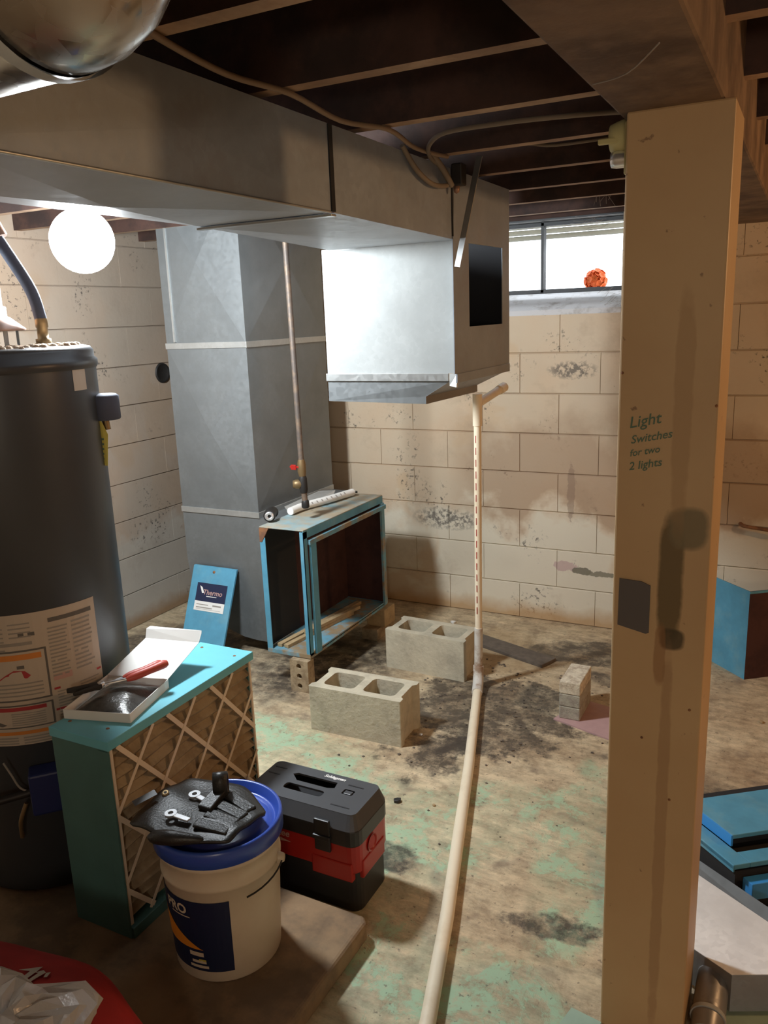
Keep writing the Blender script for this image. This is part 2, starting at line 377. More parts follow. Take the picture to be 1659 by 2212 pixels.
def single(name, mb, mat, label, cat, bv=0, group=None, seg=2):
    """a thing that is one mesh: origin at the middle of its base"""
    lo = Vector([min(v[i] for v in mb.v) for i in range(3)]); hi = Vector([max(v[i] for v in mb.v) for i in range(3)])
    c = Vector(((lo.x+hi.x)/2, (lo.y+hi.y)/2, lo.z)); mb.v = [v-c for v in mb.v]
    o = link(name, mb.mesh(name, mat)); o.location = c
    if bv: bevel(o, bv, seg)
    return tag(o, label, cat, group)
def rr(x0, y0, x1, y1, r, n=4):
    out = []
    for cx, cy, a0 in ((x1-r,y1-r,0),(x0+r,y1-r,90),(x0+r,y0+r,180),(x1-r,y0+r,270)):
        for k in range(n+1):
            a = R(a0+90*k/n); out.append((cx+r*math.cos(a), cy+r*math.sin(a)))
    return out
def plate(outline, holes, t):
    """flat plate in XY with holes, thickness t upwards from z=0; returns verts, faces"""
    cu = bpy.data.curves.new('tmp', 'CURVE'); cu.dimensions = '2D'; cu.fill_mode = 'BOTH'; cu.extrude = t/2
    for loop in [outline]+list(holes):
        sp = cu.splines.new('POLY'); sp.points.add(len(loop)-1); sp.use_cyclic_u = True
        for p, q in zip(sp.points, loop): p.co = (q[0], q[1], 0, 1)
    o = bpy.data.objects.new('tmp', cu); COL.objects.link(o)
    dg = bpy.context.evaluated_depsgraph_get(); me = bpy.data.meshes.new_from_object(o.evaluated_get(dg))
    vs = [Vector((v.co.x, v.co.y, v.co.z+t/2)) for v in me.vertices]; fs = [tuple(p.vertices) for p in me.polygons]
    bpy.data.objects.remove(o); bpy.data.curves.remove(cu); bpy.data.meshes.remove(me)
    return vs, fs
def text(s, size=1, shear=0, t=0, bold=0):
    cu = bpy.data.curves.new('tmp', 'FONT'); cu.body = s; cu.size = size; cu.shear = shear; cu.extrude = t; cu.offset = bold; cu.resolution_u = 3
    o = bpy.data.objects.new('tmp', cu); COL.objects.link(o)
    dg = bpy.context.evaluated_depsgraph_get(); me = bpy.data.meshes.new_from_object(o.evaluated_get(dg))
    vs = [v.co.copy() for v in me.vertices]; fs = [tuple(p.vertices) for p in me.polygons]
    bpy.data.objects.remove(o); bpy.data.curves.remove(cu); bpy.data.meshes.remove(me)
    return vs, fs
def frame(o, u, v):
    """maps (x,y,z) -> o + x*u + y*v + z*(u x v)"""
    o, u, v = Vector(o), Vector(u).normalized(), Vector(v).normalized(); w = u.cross(v)
    return lambda p: o+u*p[0]+v*p[1]+w*(p[2] if len(p) > 2 else 0)
def bez(p0, p1, p2, p3, n=10):
    p0,p1,p2,p3 = map(Vector,(p0,p1,p2,p3)); out = []
    for i in range(n+1):
        t = i/n; out.append(p0*(1-t)**3+p1*3*t*(1-t)**2+p2*3*t*t*(1-t)+p3*t**3)
    return out
def spl(pts, n=6):
    pts = [Vector(p) for p in pts]; out = []
    for i in range(len(pts)-1):
        p0 = pts[max(i-1,0)]; p1 = pts[i]; p2 = pts[i+1]; p3 = pts[min(i+2,len(pts)-1)]
        for k in range(n):
            t = k/n; out.append(.5*((2*p1)+(p2-p0)*t+(2*p0-5*p1+4*p2-p3)*t*t+(3*p1-p0-3*p2+p3)*t**3))
    out.append(pts[-1]); return out

# ================================================================== STRUCTURE
XL, YB, XR, YF, ZC = -3.215, 4.05, 3.0, -2.2, 2.27
struct('floor', MB().box((XL-.2,YF-.2,-.1),(XR+.2,YB+.2,0)), 'floor')
# back wall: mortar core with a window opening, then the painted blocks one by one
WX0, WX1, WZ0, WZ1 = -1.625, -.805, 1.62, 2.045
mb = MB(); y0, y1 = YB+.008, YB+.2
mb.box((XL-.2,y0,0),(WX0-.012,y1,ZC)); mb.box((WX1+.012,y0,0),(XR+.2,y1,ZC)); mb.box((WX0-.012,y0,0),(WX1+.012,y1,WZ0-.012)); mb.box((WX0-.012,y0,WZ1+.012),(WX1+.012,y1,ZC))
wb = struct('wall_back', mb, 'wall')
mb = MB(); mb.box((XL-.2,YF-.2,0),(XL-.008,YB+.008,ZC)); wl = struct('wall_left', mb, 'wall_l')
struct('wall_right', MB().box((XR,YF-.2,0),(XR+.2,YB+.008,ZC)), 'wall')
struct('wall_front', MB().box((XL-.2,YF-.2,0),(XR+.2,YF,ZC)), 'wall')
meshcache = {}
def blockmesh(w, h, d, ax):
    k = (round(w,3), round(h,3), ax)
    if k not in meshcache:
        b = MB(); e = .007
        # chamfered face block: outer ring at the joint, inner face proud
        e = .004; e = .0035 if ax == 'x' else .002; ex = .001; lo = [(0,0),(w,0),(w,h),(0,h)]; hi = [(ex,e),(w-ex,e),(w-ex,h-e),(ex,h-e)]
        if ax == 'x':
            vs = [(a,0,c) for a,c in lo]+[(a,-d*.45,c) for a,c in lo]+[(a,-d,c) for a,c in hi]
        else:
            vs = [(0,-a,c) for a,c in lo]+[(d*.45,-a,c) for a,c in lo]+[(d,-a,c) for a,c in hi]
        fs = []
        for r0 in (0,4): fs += [(r0+i, r0+(i+1)%4, r0+4+(i+1)%4, r0+4+i) for i in range(4)]
        fs.append((8,9,10,11)); b.add(vs, fs); me = b.mesh('concrete_block', 'wall' if ax == 'x' else 'wall_l'); meshcache[k] = me
    return meshcache[k]
J = .0015
def courses(wall, ax, a0, a1, holes):
    for r in range(11):
        z0 = r*.2035-.008 if r else 0; z1 = min((r+1)*.2035-.008, ZC)
        off = (-1.30 if r % 2 == 0 else -1.097) if ax == 'x' else (.05 if r % 2 else .253)
        k = math.floor((a0-off)/.4064); 
        while off+k*.4064 < a1:
            s0, s1 = max(off+k*.4064, a0), min(off+(k+1)*.4064, a1); k += 1
            if s1-s0 < .03: continue
            segs = [(s0, s1, z0, z1)]
            for hx0, hx1, hz0, hz1 in holes:
                out = []
                for (b0,b1,c0,c1) in segs:
                    if b1 <= hx0 or b0 >= hx1 or c1 <= hz0+.01 or c0 >= hz1-.01: out.append((b0,b1,c0,c1)); continue
                    if b0 < hx0-.02: out.append((b0,hx0,c0,c1))
                    if b1 > hx1+.02: out.append((hx1,b1,c0,c1))
                segs = out
            for (b0,b1,c0,c1) in segs:
                JX = .0004; w, h = b1-b0-2*JX, c1-c0-2*J
                if ax == 'x':
                    o = link('concrete_block', blockmesh(w,h,.0105,'x'), wall); o.location = (b0+JX, YB+.0085+rnd.uniform(-.001,.001), c0+J)
                else:
                    o = link('concrete_block', blockmesh(w,h,.0095,'y'), wall); o.location = (XL-.0085+rnd.uniform(-.001,.001), b1-JX, c0+J)
courses(wb, 'x', XL+.01, 1.6, [(WX0, WX1, WZ0, WZ1)])
courses(wl, 'y', .6, YB-.01, [])
# ceiling: subfloor boards; joists
mb = MB()
struct('ceiling', MB().box((XL-.2,YF-.2,ZC+.02),(XR+.2,YB+.2,ZC+.06)), 'subfloor')
cl = bpy.data.objects['ceiling']
for i in range(44):
    yy = YF-.1+i*.146
    b = MB().box((XL-.1,yy,ZC),(XR+.1,yy+.141,ZC+.021)); o = link('subfloor_board', b.mesh('subfloor_board','subfloor'), cl)
for y in (-.507,-.107,.293,.693,1.09,1.475,1.873,2.295,2.70,3.10,3.485,3.90):
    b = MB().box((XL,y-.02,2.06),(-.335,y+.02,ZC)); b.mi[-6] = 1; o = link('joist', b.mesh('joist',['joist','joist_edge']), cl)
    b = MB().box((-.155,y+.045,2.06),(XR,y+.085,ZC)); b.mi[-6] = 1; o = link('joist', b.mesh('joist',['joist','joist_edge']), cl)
link('sill_plate', MB().box((XL,YB-.012,2.052),(XR,YB+.15,2.10)).mesh('sill_plate','joist'), cl)
# window
wn = struct('window_1', MB().box((WX0,YB+.09,WZ1-.018),(WX1,YB+.135,WZ1)).box((WX0,YB+.09,1.705),(WX1,YB+.135,1.725)).box((WX0,YB+.09,1.70),(WX0+.016,YB+.135,WZ1)).box((WX1-.016,YB+.09,1.70),(WX1,YB+.135,WZ1)), 'frame_w', bv=.002)
struct('mullion', MB().box((-1.222,YB+.09,1.71),(-1.208,YB+.135,WZ1)), 'frame_w', wn)
struct('pane', MB().box((WX0+.016,YB+.11,1.725),(-1.222,YB+.114,WZ1-.018)), 'glass', wn)
struct('pane', MB().box((-1.208,YB+.11,1.725),(WX1-.016,YB+.114,WZ1-.018)), 'glass', wn)
mb = MB(); mb.add([(WX0,YB-.004,1.625),(WX1,YB-.004,1.625),(WX1,YB+.2,1.712),(WX0,YB+.2,1.712),(WX0,YB-.004,1.60),(WX1,YB-.004,1.60),(WX1,YB+.2,1.60),(WX0,YB+.2,1.60)],
  [(0,1,2,3),(4,7,6,5),(0,4,5,1),(1,5,6,2),(2,6,7,3),(3,7,4,0)])
M['sill'] = plain('whitewashed_sill', (.62,.62,.63), .8, col2=(.30,.27,.24), scale=9, thr=(.5,.7), bmp=.5)
sl = struct('window_sill', mb, 'sill', wn)
for xx in (WX0-.012, WX1):  # reveals
    struct('reveal', MB().box((xx,YB-.003,WZ0),(xx+.012,YB+.2,WZ1+.01)), 'wall', wn)
struct('lintel', MB().box((WX0-.01,YB+.0,WZ1),(WX1+.01,YB+.2,WZ1+.011)), 'frame_w', wn)
# outside the window
single('outside_ground', MB().box((-4,YB+.2,1.60),(1,YB+5,1.68)), 'concrete_out', 'pale ground outside the basement window', 'ground')
bpy.data.objects['outside_ground']['kind'] = 'structure'
t = thing('eave_trim', (-1.2,YB+.45,2.0), 'pale ribbed siding strip across the top of the window view', 'siding')
for i in range(3):
    part(t, 'siding_strip', MB().box((-2.4,YB+.42-i*.012,1.992+i*.028),(-.2,YB+.44-i*.012,2.017+i*.028)), 'siding', .003)
t = thing('flowering_plant', (-1.0,YB+.33,1.68), 'orange flowering plant outside the right window pane', 'plant')
mb = MB()
for i in range(150):
    u, a = rnd.uniform(-1,1), rnd.uniform(0,6.28); w = math.sqrt(1-u*u); n = Vector((w*math.cos(a), w*math.sin(a), u))
    c = Vector((-1.0,YB+.32,1.765))+Vector((n.x*.052,n.y*.045,n.z*.050))*rnd.uniform(.7,1.05); q = n.to_track_quat('Z','Y')
    pts = [c+q @ Vector((math.cos(k*1.26+i)*.017, math.sin(k*1.26+i)*.017, .004)) for k in range(5)]
    mb.add([c]+pts, [(0,1+k,1+(k+1)%5) for k in range(5)])
o = part(t, 'blossom', mb, 'leaf'); solid(o, .003); o['kind'] = 'stuff'
part(t, 'stem', MB().tube([(-1.0,YB+.33,1.68),(-1.0,YB+.32,1.77)], .003, 6), 'leafg')
for (fx, fz) in ((-1.16,1.70),(-1.08,1.705)):
    single('fallen_blossom', MB().lathe([(.001,.03),(.02,.022),(.022,.008),(.012,0),(.001,0)], (fx,YB+.35,1.68), 10), 'leaf',
           'small orange blossom lying outside, %s of two along the window foot' % ('left' if fx < -1.1 else 'right'), 'blossom')
# ================================================================== POST AND BEAM
t = thing('support_beam', (-.245, 1.0, 1.96), 'rough brown timber beam running over the post to the back wall', 'beam')
b = part(t, 'timber', MB().box((-.335,YF,1.957),(-.155,YB+.01,2.20)), 'beam', .006)
t = thing('support_post', (-.227,1.69,0), 'tall cream painted wooden post with dark stain and green handwriting', 'post')
part(t, 'shaft', MB().box((-.318,1.6,0),(-.138,1.78,1.958)), 'post', .004)
mb = MB(); mb.add([(-.305,1.598,1.092),(-.262,1.598,1.090),(-.2445,1.598,1.083),(-.2445,1.598,.984),(-.250,1.598,.981),(-.306,1.598,.993)],[(0,1,2,3,4,5)])
o = part(t, 'metal_patch', mb, 'patch', label='dark grey sheet-metal patch nailed low on the post'); solid(o, .002)
mb = MB()
for s, px, pz, sz, sh in (('Light',-.296,1.395,.036,.3), ('Switches',-.292,1.365,.026,.35), ('for two',-.293,1.340,.022,.3), ('2 lights',-.294,1.313,.026,.3)):
    vs, fs = text(s, sz*.84, sh, bold=.0002); fr = frame((px,1.5985,pz), (1,0,.20), (-.20,0,1)); mb.add([fr(v) for v in vs], fs)
part(t, 'handwriting', mb, 'ink_green', label='green handwritten note')
for (nx, nz) in ((-.312,1.50),(-.142,1.44),(-.25,.75),(-.19,.62),(-.16,.83)):
    part(t, 'nail', MB().lathe([(.0001,.0015),(.0025,.001),(.003,0)], (nx,1.5995,nz), 8, (0,-1,0)), 'rust')
# porcelain style cream lamp holder / switch on the side of the post
t = thing('lamp_holder', (-.345,1.69,1.9), 'cream lamp holder screwed on the left side of the post top', 'lamp holder')
part(t, 'base_plate', MB().box((-.332,1.655,1.862),(-.319,1.755,1.955)), 'cream', .003)
part(t, 'socket', MB().lathe([(.001,.034),(.024,.034),(.028,.022),(.034,0)], (-.332,1.70,1.935), 20, (-1,0,0)), 'cream')
part(t, 'lever', MB().box((-.385,1.672,1.922),(-.331,1.682,1.932)), 'cream', .002)
part(t, 'lamp_cap', MB().lathe([(.001,.03),(.014,.03),(.016,.02),(.016,0)], (-.332,1.69,1.895), 16, (-1,0,0)), 'chrome')
# wall hook bar on the right
single('rebar_hook', MB().tube(spl([(-.225,4.035,.618),(-.205,4.01,.613),(-.12,4.0,.607),(-.05,4.0,.60),(-.04,4.04,.60)],4), .009, 8), 'rust', 'bent rusty bar sticking out of the wall right of the post', 'bar')

# ================================================================== DUCTS
t = thing('supply_duct', (-1.17,1.7,1.85), 'long grey sheet-metal duct under the joists ending in a large drop box', 'duct')
Z1, Z0 = 2.042, 1.855
xr, xl = -.985, -1.36
def sec(name, y0, y1, xa0, xa1, zb0, zb1, mat, br=.004):
    mb = MB()
    A = lambda x,y,z: (x,y,z)
    mb.xpanel((xr,y0,zb0),(xr,y1,zb1),(xr,y1,Z1),(xr,y0,Z1), br)          # right side
    mb.quad((xa0,y0,zb0),(xa0,y0,Z1),(xa1,y1,Z1),(xa1,y1,zb1))
    mb.quad((xa0,y0,Z1),(xr,y0,Z1),(xr,y1,Z1),(xa1,y1,Z1))
    return mb, name, mat
def bottom(y0, y1, xa0, xa1, zb0, zb1, h):
    return MB().xpanel((xa0,y0,zb0),(xa1,y1,zb1),(xr,y1,zb1),(xr,y0,zb0), h)
mb,_,_ = sec('s', .70, 1.69, xl, xl, Z0, Z0, ''); part(t, 'duct_side', mb, 'galv_b')
part(t, 'duct_bottom', bottom(.70, 1.69, xl, xl-.005, Z0, Z0, .018), 'galv_u')
mb,_,_ = sec('s', 1.70, 2.40, xl-.01, -1.43, Z0, 1.842, ''); part(t, 'duct_side', mb, 'galv_b')
part(t, 'duct_bottom', bottom(1.70, 2.44, xl-.01, -1.44, Z0, 1.842, .010), 'galv_u')
part(t, 'seam_gap', MB().box((xr-.001,1.687,Z0+.002),(xr+.0035,1.703,Z1-.001)), 'dark')
part(t, 'drive_cleat', MB().box((xl-.012,1.684,Z0-.008),(xr+.002,1.706,Z0-.003)), 'cleat', .001)
part(t, 'seam_gap', MB().box((xr-.001,2.40,1.85),(xr+.003,2.409,Z1)), 'dark')
# hem along the lower right edge
part(t, 'hem', MB().tube([(xr+.002,.70,Z0),(xr+.002,1.68,Z0)], .003, 6), 'cleat')
# drop box
bx0, bx1, by0, by1, bz0 = -1.475, -1.005, 2.449, 2.90, 1.437
part(t, 'box_front', MB().xpanel((bx0,by0,bz0),(bx1,by0,bz0),(bx1,by0,1.845),(bx0,by0,1.845),.004).quad((bx0,by0,bz0),(bx0,by0,1.845),(bx0,by1,1.845),(bx0,by1,bz0)), 'galv_l')
vs, fs = plate([(2.408,1.437),(2.94,1.437),(2.94,Z1),(2.408,Z1)], [[(2.54,1.580),(2.865,1.581),(2.865,1.841),(2.54,1.838)]], .003)
vs2 = [(-.988+v.z, v.x, v.y) for v in vs]
part(t, 'box_side', MB().add(vs2, fs), 'galv_b', label='brown-streaked side panel with a square cut-out hole')
part(t, 'box_back', MB().box((bx0,2.937,bz0),(xr-.003,2.94,Z1)).box((bx0,by0+.002,Z1-.002),(xr-.003,2.937,Z1)).box((bx0+.004,by0+.01,bz0+.004),(xr-.003,2.937,bz0+.008)), 'dark')  # near-black inner panels paint the shade; added bottom one keeps light out
part(t, 'corner_angle', MB().box((-1.008,2.440,1.842),(xr-.002,2.451,1.85)).box((-1.005,2.443,1.437),(xr-.001,2.447,1.843)), 'galv_l')
mb = MB(); mb.box((bx0-.004,by0-.006,1.412),(-1.022,by0,1.437)); part(t, 'drive_cleat', mb, 'cleat', .001)
mb = MB(); mb.box((xr-.003,2.42,1.408),(xr+.004,2.935,1.437)); part(t, 'drive_cleat', mb, 'galv_b', .001)
part(t, 'corner_tab', MB().hexa([(-1.018,2.442,1.398),(-.990,2.430,1.394),(-.986,2.434,1.394),(-1.014,2.446,1.398)],[(-1.018,2.442,1.436),(-.988,2.436,1.438),(-.984,2.44,1.438),(-1.014,2.446,1.436)]), 'cleat')
o = part(t, 'collar_flange', MB().quad((bx0,by0,1.415),(bx0,by0,1.343),(-1.106,by0+.004,1.337),(-1.106,by0+.004,1.362),(-1.02,by0,1.412)), 'galv'); solid(o,.0015)
o = part(t, 'collar_flange', MB().quad((-1.02,2.449,1.412),(-1.106,2.449,1.362),(-1.09,2.88,1.362),(-.99,2.93,1.412)), 'galv_d'); solid(o,.0015)
o = part(t, 'collar_flange', MB().quad((-1.106,2.449,1.362),(-1.106,2.449,1.337),(-1.09,2.88,1.337),(-1.09,2.88,1.362)), 'galv_d'); solid(o,.0015)
# hanger strap
o = single('hanger_strap', MB().beam((-.905,2.43,2.07),(-.968,2.40,1.76),.022,.003,(.3,.9,0)), 'galv_d', 'flat metal hanger strap slanting down the duct side', 'strap')
# plenum
t = thing('return_plenum', (-2.52,3.45,0), 'tall galvanised return duct standing behind the blue furnace cabinet', 'duct')
px0, px1, py0, py1 = -2.765, -2.295, 3.10, 3.80
for za, zb in ((1.53,2.262),(.725,1.515)):
    hh = .020
    mb = MB().xpanel((px0,py0,za),(px1,py0,za),(px1,py0,zb),(px0,py0,zb),hh); part(t, 'front_panel', mb, 'galv')
    mb = MB().xpanel((px1,py0,za),(px1,py1,za),(px1,py1,zb),(px1,py0,zb),hh); part(t, 'side_panel', mb, 'galv')
part(t, 'back_panel', MB().quad((px0,py0,.725),(px0,py0,2.262),(px0,py1,2.262),(px0,py1,.725)).quad((px0,py1,.725),(px0,py1,2.262),(px1,py1,2.262),(px1,py1,.725)), 'galv')
for z in (1.522,.716):
    part(t, 'drive_cleat', MB().box((px0-.004,py0-.006,z-.014),(px1+.002,py0+.0,z+.014)), 'cleat', .001)
    part(t, 'drive_cleat', MB().box((px1,py0-.006,z-.014),(px1+.006,py1,z+.014)), 'cleat', .001)
part(t, 'corner_seam', MB().box((px0+.055,py0-.013,1.54),(px0+.064,py0-.0,2.2)), 'cleat')
arc = [(-2.295-.0,.065)]
pts = [(-2.14,.702),(px0,.702)]
for k in range(9):
    a = R(180+90*k/8); pts.append((px0+.40+.40*math.cos(a), .46+.395*math.sin(a)))
pts.append((-2.14,.065))
vs = [(x,py0,z) for x,z in pts]+[(x,py1,z) for x,z in pts]; n = len(pts)
part(t, 'elbow', MB().add(vs, [tuple(range(n))[::-1], tuple(range(n,2*n))]+[(i,(i+1)%n,n+(i+1)%n,n+i) for i in range(n-1)]), 'galv')
# ================================================================== BLUE FURNACE CABINET
t = thing('furnace_cabinet', (-1.985,3.2,0), 'gutted blue furnace cabinet with open sides resting on bricks', 'furnace cabinet')
cx0, cx1, cy0, cy1, cz0, cz1 = -2.100, -1.870, 2.83, 3.575, .165, .745
part(t, 'top_panel', MB().box((cx0,cy0,cz1-.006),(cx1,cy1,cz1)), 'blue_top', .002)
part(t, 'top_flange', MB().box((cx1-.003,cy0,cz1-.040),(cx1,cy1,cz1-.004)), 'blue')
part(t, 'inner_flange', MB().box((cx1-.001,cy0+.03,cz1-.072),(cx1+.014,cy1+.01,cz1-.050)), 'blue_rust', .002)
part(t, 'bottom_panel', MB().box((cx0,cy0,cz0),(cx1,cy1,cz0+.006)).box((cx0,cy0-.001,cz0-.012),(cx1,cy0+.002,cz0+.008)).box((cx1-.003,cy0,cz0-.012),(cx1,cy1,cz0+.012)), 'blue_rust', .001)
part(t, 'corner_post', MB().box((cx1-.020,cy0,cz0),(cx1,cy0+.003,cz1-.01)).box((cx1-.003,cy0,cz0),(cx1,cy0+.028,cz1-.01)), 'blue')
part(t, 'corner_post', MB().box((cx1-.001,cy0+.040,cz0),(cx1+.010,cy0+.085,cz1-.06)), 'blue', .001)
part(t, 'corner_post', MB().box((cx0,cy0,cz0),(cx0+.028,cy0+.003,cz1-.05)), 'blue')
part(t, 'corner_post', MB().box((cx1-.003,cy1-.03,cz0),(cx1+.008,cy1,cz1-.04)), 'blue_rust')
part(t, 'rust_bracket', MB().hexa([(cx0,cy0-.002,cz1-.07),(cx0+.012,cy0-.002,cz1-.07),(cx0+.012,cy0+.003,cz1-.07),(cx0,cy0+.003,cz1-.07)],[(cx0,cy0-.002,cz1-.006),(cx0+.05,cy0-.002,cz1-.006),(cx0+.05,cy0+.003,cz1-.006),(cx0,cy0+.003,cz1-.006)]), 'rust')
part(t, 'inner_liner', MB().box((cx0+.001,3.10,cz0+.01),(cx0+.004,cy1-.003,cz1-.01)).box((cx0+.004,cy1-.006,cz0+.01),(cx1-.005,cy1-.002,cz1-.01)), 'insul_shade')
part(t, 'back_panel', MB().box((cx0,cy1-.002,cz0),(cx1,cy1,cz1-.006)), 'blue')
part(t, 'inner_baffle', MB().box((cx0+.002,2.84,cz0+.01),(cx0+.004,3.10,cz1-.01)), 'dark')
for (a, b, wl_) in (((-2.055,2.86,.18),(-1.99,3.5,.18),'farthest left in'), ((-2.02,2.86,.18),(-1.95,3.35,.18),'nearer the open side of'), ((-2.0,3.0,.198),(-1.94,3.4,.196),'stacked highest in')):
    single('wood_strip', MB().beam(a,b,.026,.016), 'wood', 'pale wood strip lying %s the blue cabinet' % wl_, 'wood strip', .001, 'wood strips on the cabinet floor')
# bricks carrying the cabinet
def holed_brick(w, h, d, holes, r):
    hs = [[(hx+r*math.cos(2*PI*k/14), hz+r*math.sin(2*PI*k/14)) for k in range(14)] for hx,hz in holes]
    return plate([(0,0),(w,0),(w,h),(0,h)], hs, d)
t = thing('cored_brick', (-1.925,2.83,0), 'tan brick with three round holes standing under the cabinet front corner', 'brick')
vs, fs = holed_brick(.095,.150,.05,[(.047,.028),(.047,.075),(.047,.122)],.013)
part(t, 'brick_body', MB().add([(v.x-1.965, 2.80+v.z, v.y) for v in vs], fs).box((-1.964,2.825,.001),(-1.871,2.855,.149)), 'brick', .002)
single('brick', MB().box((-1.955,3.45,0),(-1.865,3.65,.06)), 'brick', 'brick on the floor under the far corner of the blue cabinet', 'brick', .003)
single('wood_block', MB().box((-1.95,3.50,.06),(-1.845,3.62,.152)), 'wood', 'tan wood block on the brick under the cabinet far corner', 'block', .003)
# things on the cabinet
t = thing('paper_roll', (-2.03,3.3,cz1), 'white printed plastic roll lying on the blue cabinet top', 'roll')
mb = MB(); pts = [(-2.075,3.045,.765),(-2.07,3.15,.767),(-2.03,3.3,.768),(-2.012,3.42,.767),(-2.0,3.50,.766)]
mb.tube(spl(pts,4), [.018]*17, 14); part(t, 'rolled_sheet', mb, 'white')
mb = MB()
for i in range(9):
    y = 3.13+i*.035; x = -2.055+.045*min(1,(i+1)/8.)
    mb.add([(x+.016,y,.7765),(x+.019,y+.006,.7755),(x+.012,y+.006,.7845),(x+.009,y,.785)],[(0,1,2,3)])
o = part(t, 'print_mark', mb, 'label_grey'); o['kind'] = 'stuff'; solid(o,.001)
o = part(t, 'loose_flap', MB().add([(-2.20,3.18,.748),(-2.09,3.06,.748),(-2.08,3.44,.75),(-2.10,3.5,.77),(-2.2,3.5,.76)],[(0,1,2,3,4)]), 'poly'); solid(o,.001)
t = thing('hose_fitting', (-2.115,2.92,.745), 'black hose end with chrome nut at the cabinet top corner', 'fitting')
part(t, 'hose', MB().tube(spl([(-2.09,2.90,.775),(-2.13,2.97,.772),(-2.17,3.04,.755)],5), .027, 14), 'iron')
part(t, 'nut', MB().lathe([(.008,-.002),(.008,.006),(.019,.008),(.021,0),(.021,-.01)], (-2.088,2.897,.776), 14, (.6,-.8,.1)), 'chrome')
# gas pipe
t = thing('gas_pipe', (-1.968,3.0,.80), 'dark iron gas pipe hanging above the blue cabinet with red valve', 'pipe')
part(t, 'riser', MB().tube([(-1.985,3.0,2.268),(-1.968,3.0,1.0)], .0125, 14), 'pipe')
part(t, 'riser', MB().tube([(-1.968,3.0,.985),(-1.96,3.0,.80)], .013, 14), 'pipe')
vb = part(t, 'valve_body', MB().tube([(-1.968,3.0,1.02),(-1.968,3.0,1.0),(-1.968,3.0,.965),(-1.966,3.0,.945)], [.015,.019,.019,.015], 14), 'brass')
part(vb, 'valve_handle', MB().box((-2.02,2.982,.983),(-1.965,2.99,.992)).box((-2.012,2.978,.975),(-1.985,2.986,.998)), 'red', .002, label='red valve handle')
te = part(t, 'tee', MB().tube([(-1.966,3.0,.945),(-1.966,3.0,.935),(-1.964,3.0,.885),(-1.964,3.0,.87)], [.015,.019,.019,.016], 14), 'iron')
part(te, 'plug', MB().lathe([(.001,.045),(.017,.045),(.021,.03),(.021,.015),(.014,0)], (-1.966,3.0,.91), 14, (-.85,-.5,0)), 'brass')
part(t, 'end_coupling', MB().tube([(-1.961,3.0,.835),(-1.96,3.0,.830),(-1.96,3.0,.805),(-1.96,3.0,.80)], [.014,.0175,.0175,.014], 14), 'iron')
# ================================================================== CONCRETE BLOCKS
def cblock(loc, rz, label):
    L_, D_, H_ = .405, .19, .192; g = .014
    out = [(0,0),(L_,0),(L_,.028),(L_-g,.042),(L_-g,D_-.042),(L_,D_-.028),(L_,D_),(0,D_),(0,D_-.028),(g,D_-.042),(g,.042),(0,.028)]
    hs = [rr(.045,.035,.185,D_-.035,.02,3), rr(.222,.035,.362,D_-.035,.02,3)]
    vs, fs = plate(out, hs, H_)
    mb = MB(); mb.add([(v.x-L_/2, v.y-D_/2, v.z) for v in vs], fs)
    o = link('concrete_block', mb.mesh('concrete_block','block')); o.location = loc; o.rotation_euler.z = rz; bevel(o,.004,2,50)
    return tag(o, label, 'concrete block', 'hollow concrete blocks on the floor')
cblock((-1.492,2.63,0), R(1.5), 'two-hole concrete block nearest the camera in front of the cabinet')
cblock((-1.475,3.275,0), R(-2.5), 'two-hole concrete block farther back beside the white drain pipe')
# ================================================================== PVC DRAIN
t = thing('drain_pipe', (-1.2,3.15,0), 'white plastic drain pipe running along the floor and up to the duct box', 'pipe')
fl = [(-.60,1.10,.024),(-.675,1.418,.022),(-.764,1.742,.022),(-.99,2.49,.022),(-1.185,3.10,.022)]
part(t, 'floor_run', MB().tube(fl, .0195, 16), 'pvc')
part(t, 'elbow', MB().tube(bez((-1.17,3.05,.022),(-1.195,3.13,.022),(-1.203,3.155,.03),(-1.203,3.158,.10),8), .0235, 16), 'pvc_d')
part(t, 'riser', MB().tube([(-1.203,3.158,.07),(-1.200,3.157,.28)], .0185, 16), 'pvc_d')
part(t, 'riser', MB().tube([(-1.200,3.157,.25),(-1.194,3.155,1.20)], .0155, 16), 'pvc')
part(t, 'tee', MB().tube([(-1.194,3.155,1.17),(-1.194,3.155,1.30)], .0195, 16), 'pvc')
part(t, 'branch', MB().tube([(-1.19,3.16,1.262),(-1.165,3.33,1.298),(-1.16,3.36,1.302)], [.0175,.0175,.0175], 16), 'pvc')
part(t, 'branch_cap', MB().tube([(-1.163,3.335,1.299),(-1.158,3.385,1.308)], .021, 16), 'pvc')
mb = MB()
for i in range(16):
    z = .35+i*.05; mb.box((-1.2015+.0006*i*.3,3.1395,z),(-1.1985+.0006*i*.3,3.142,z+.03))
o = part(t, 'print_mark', mb, 'red'); o['kind'] = 'stuff'
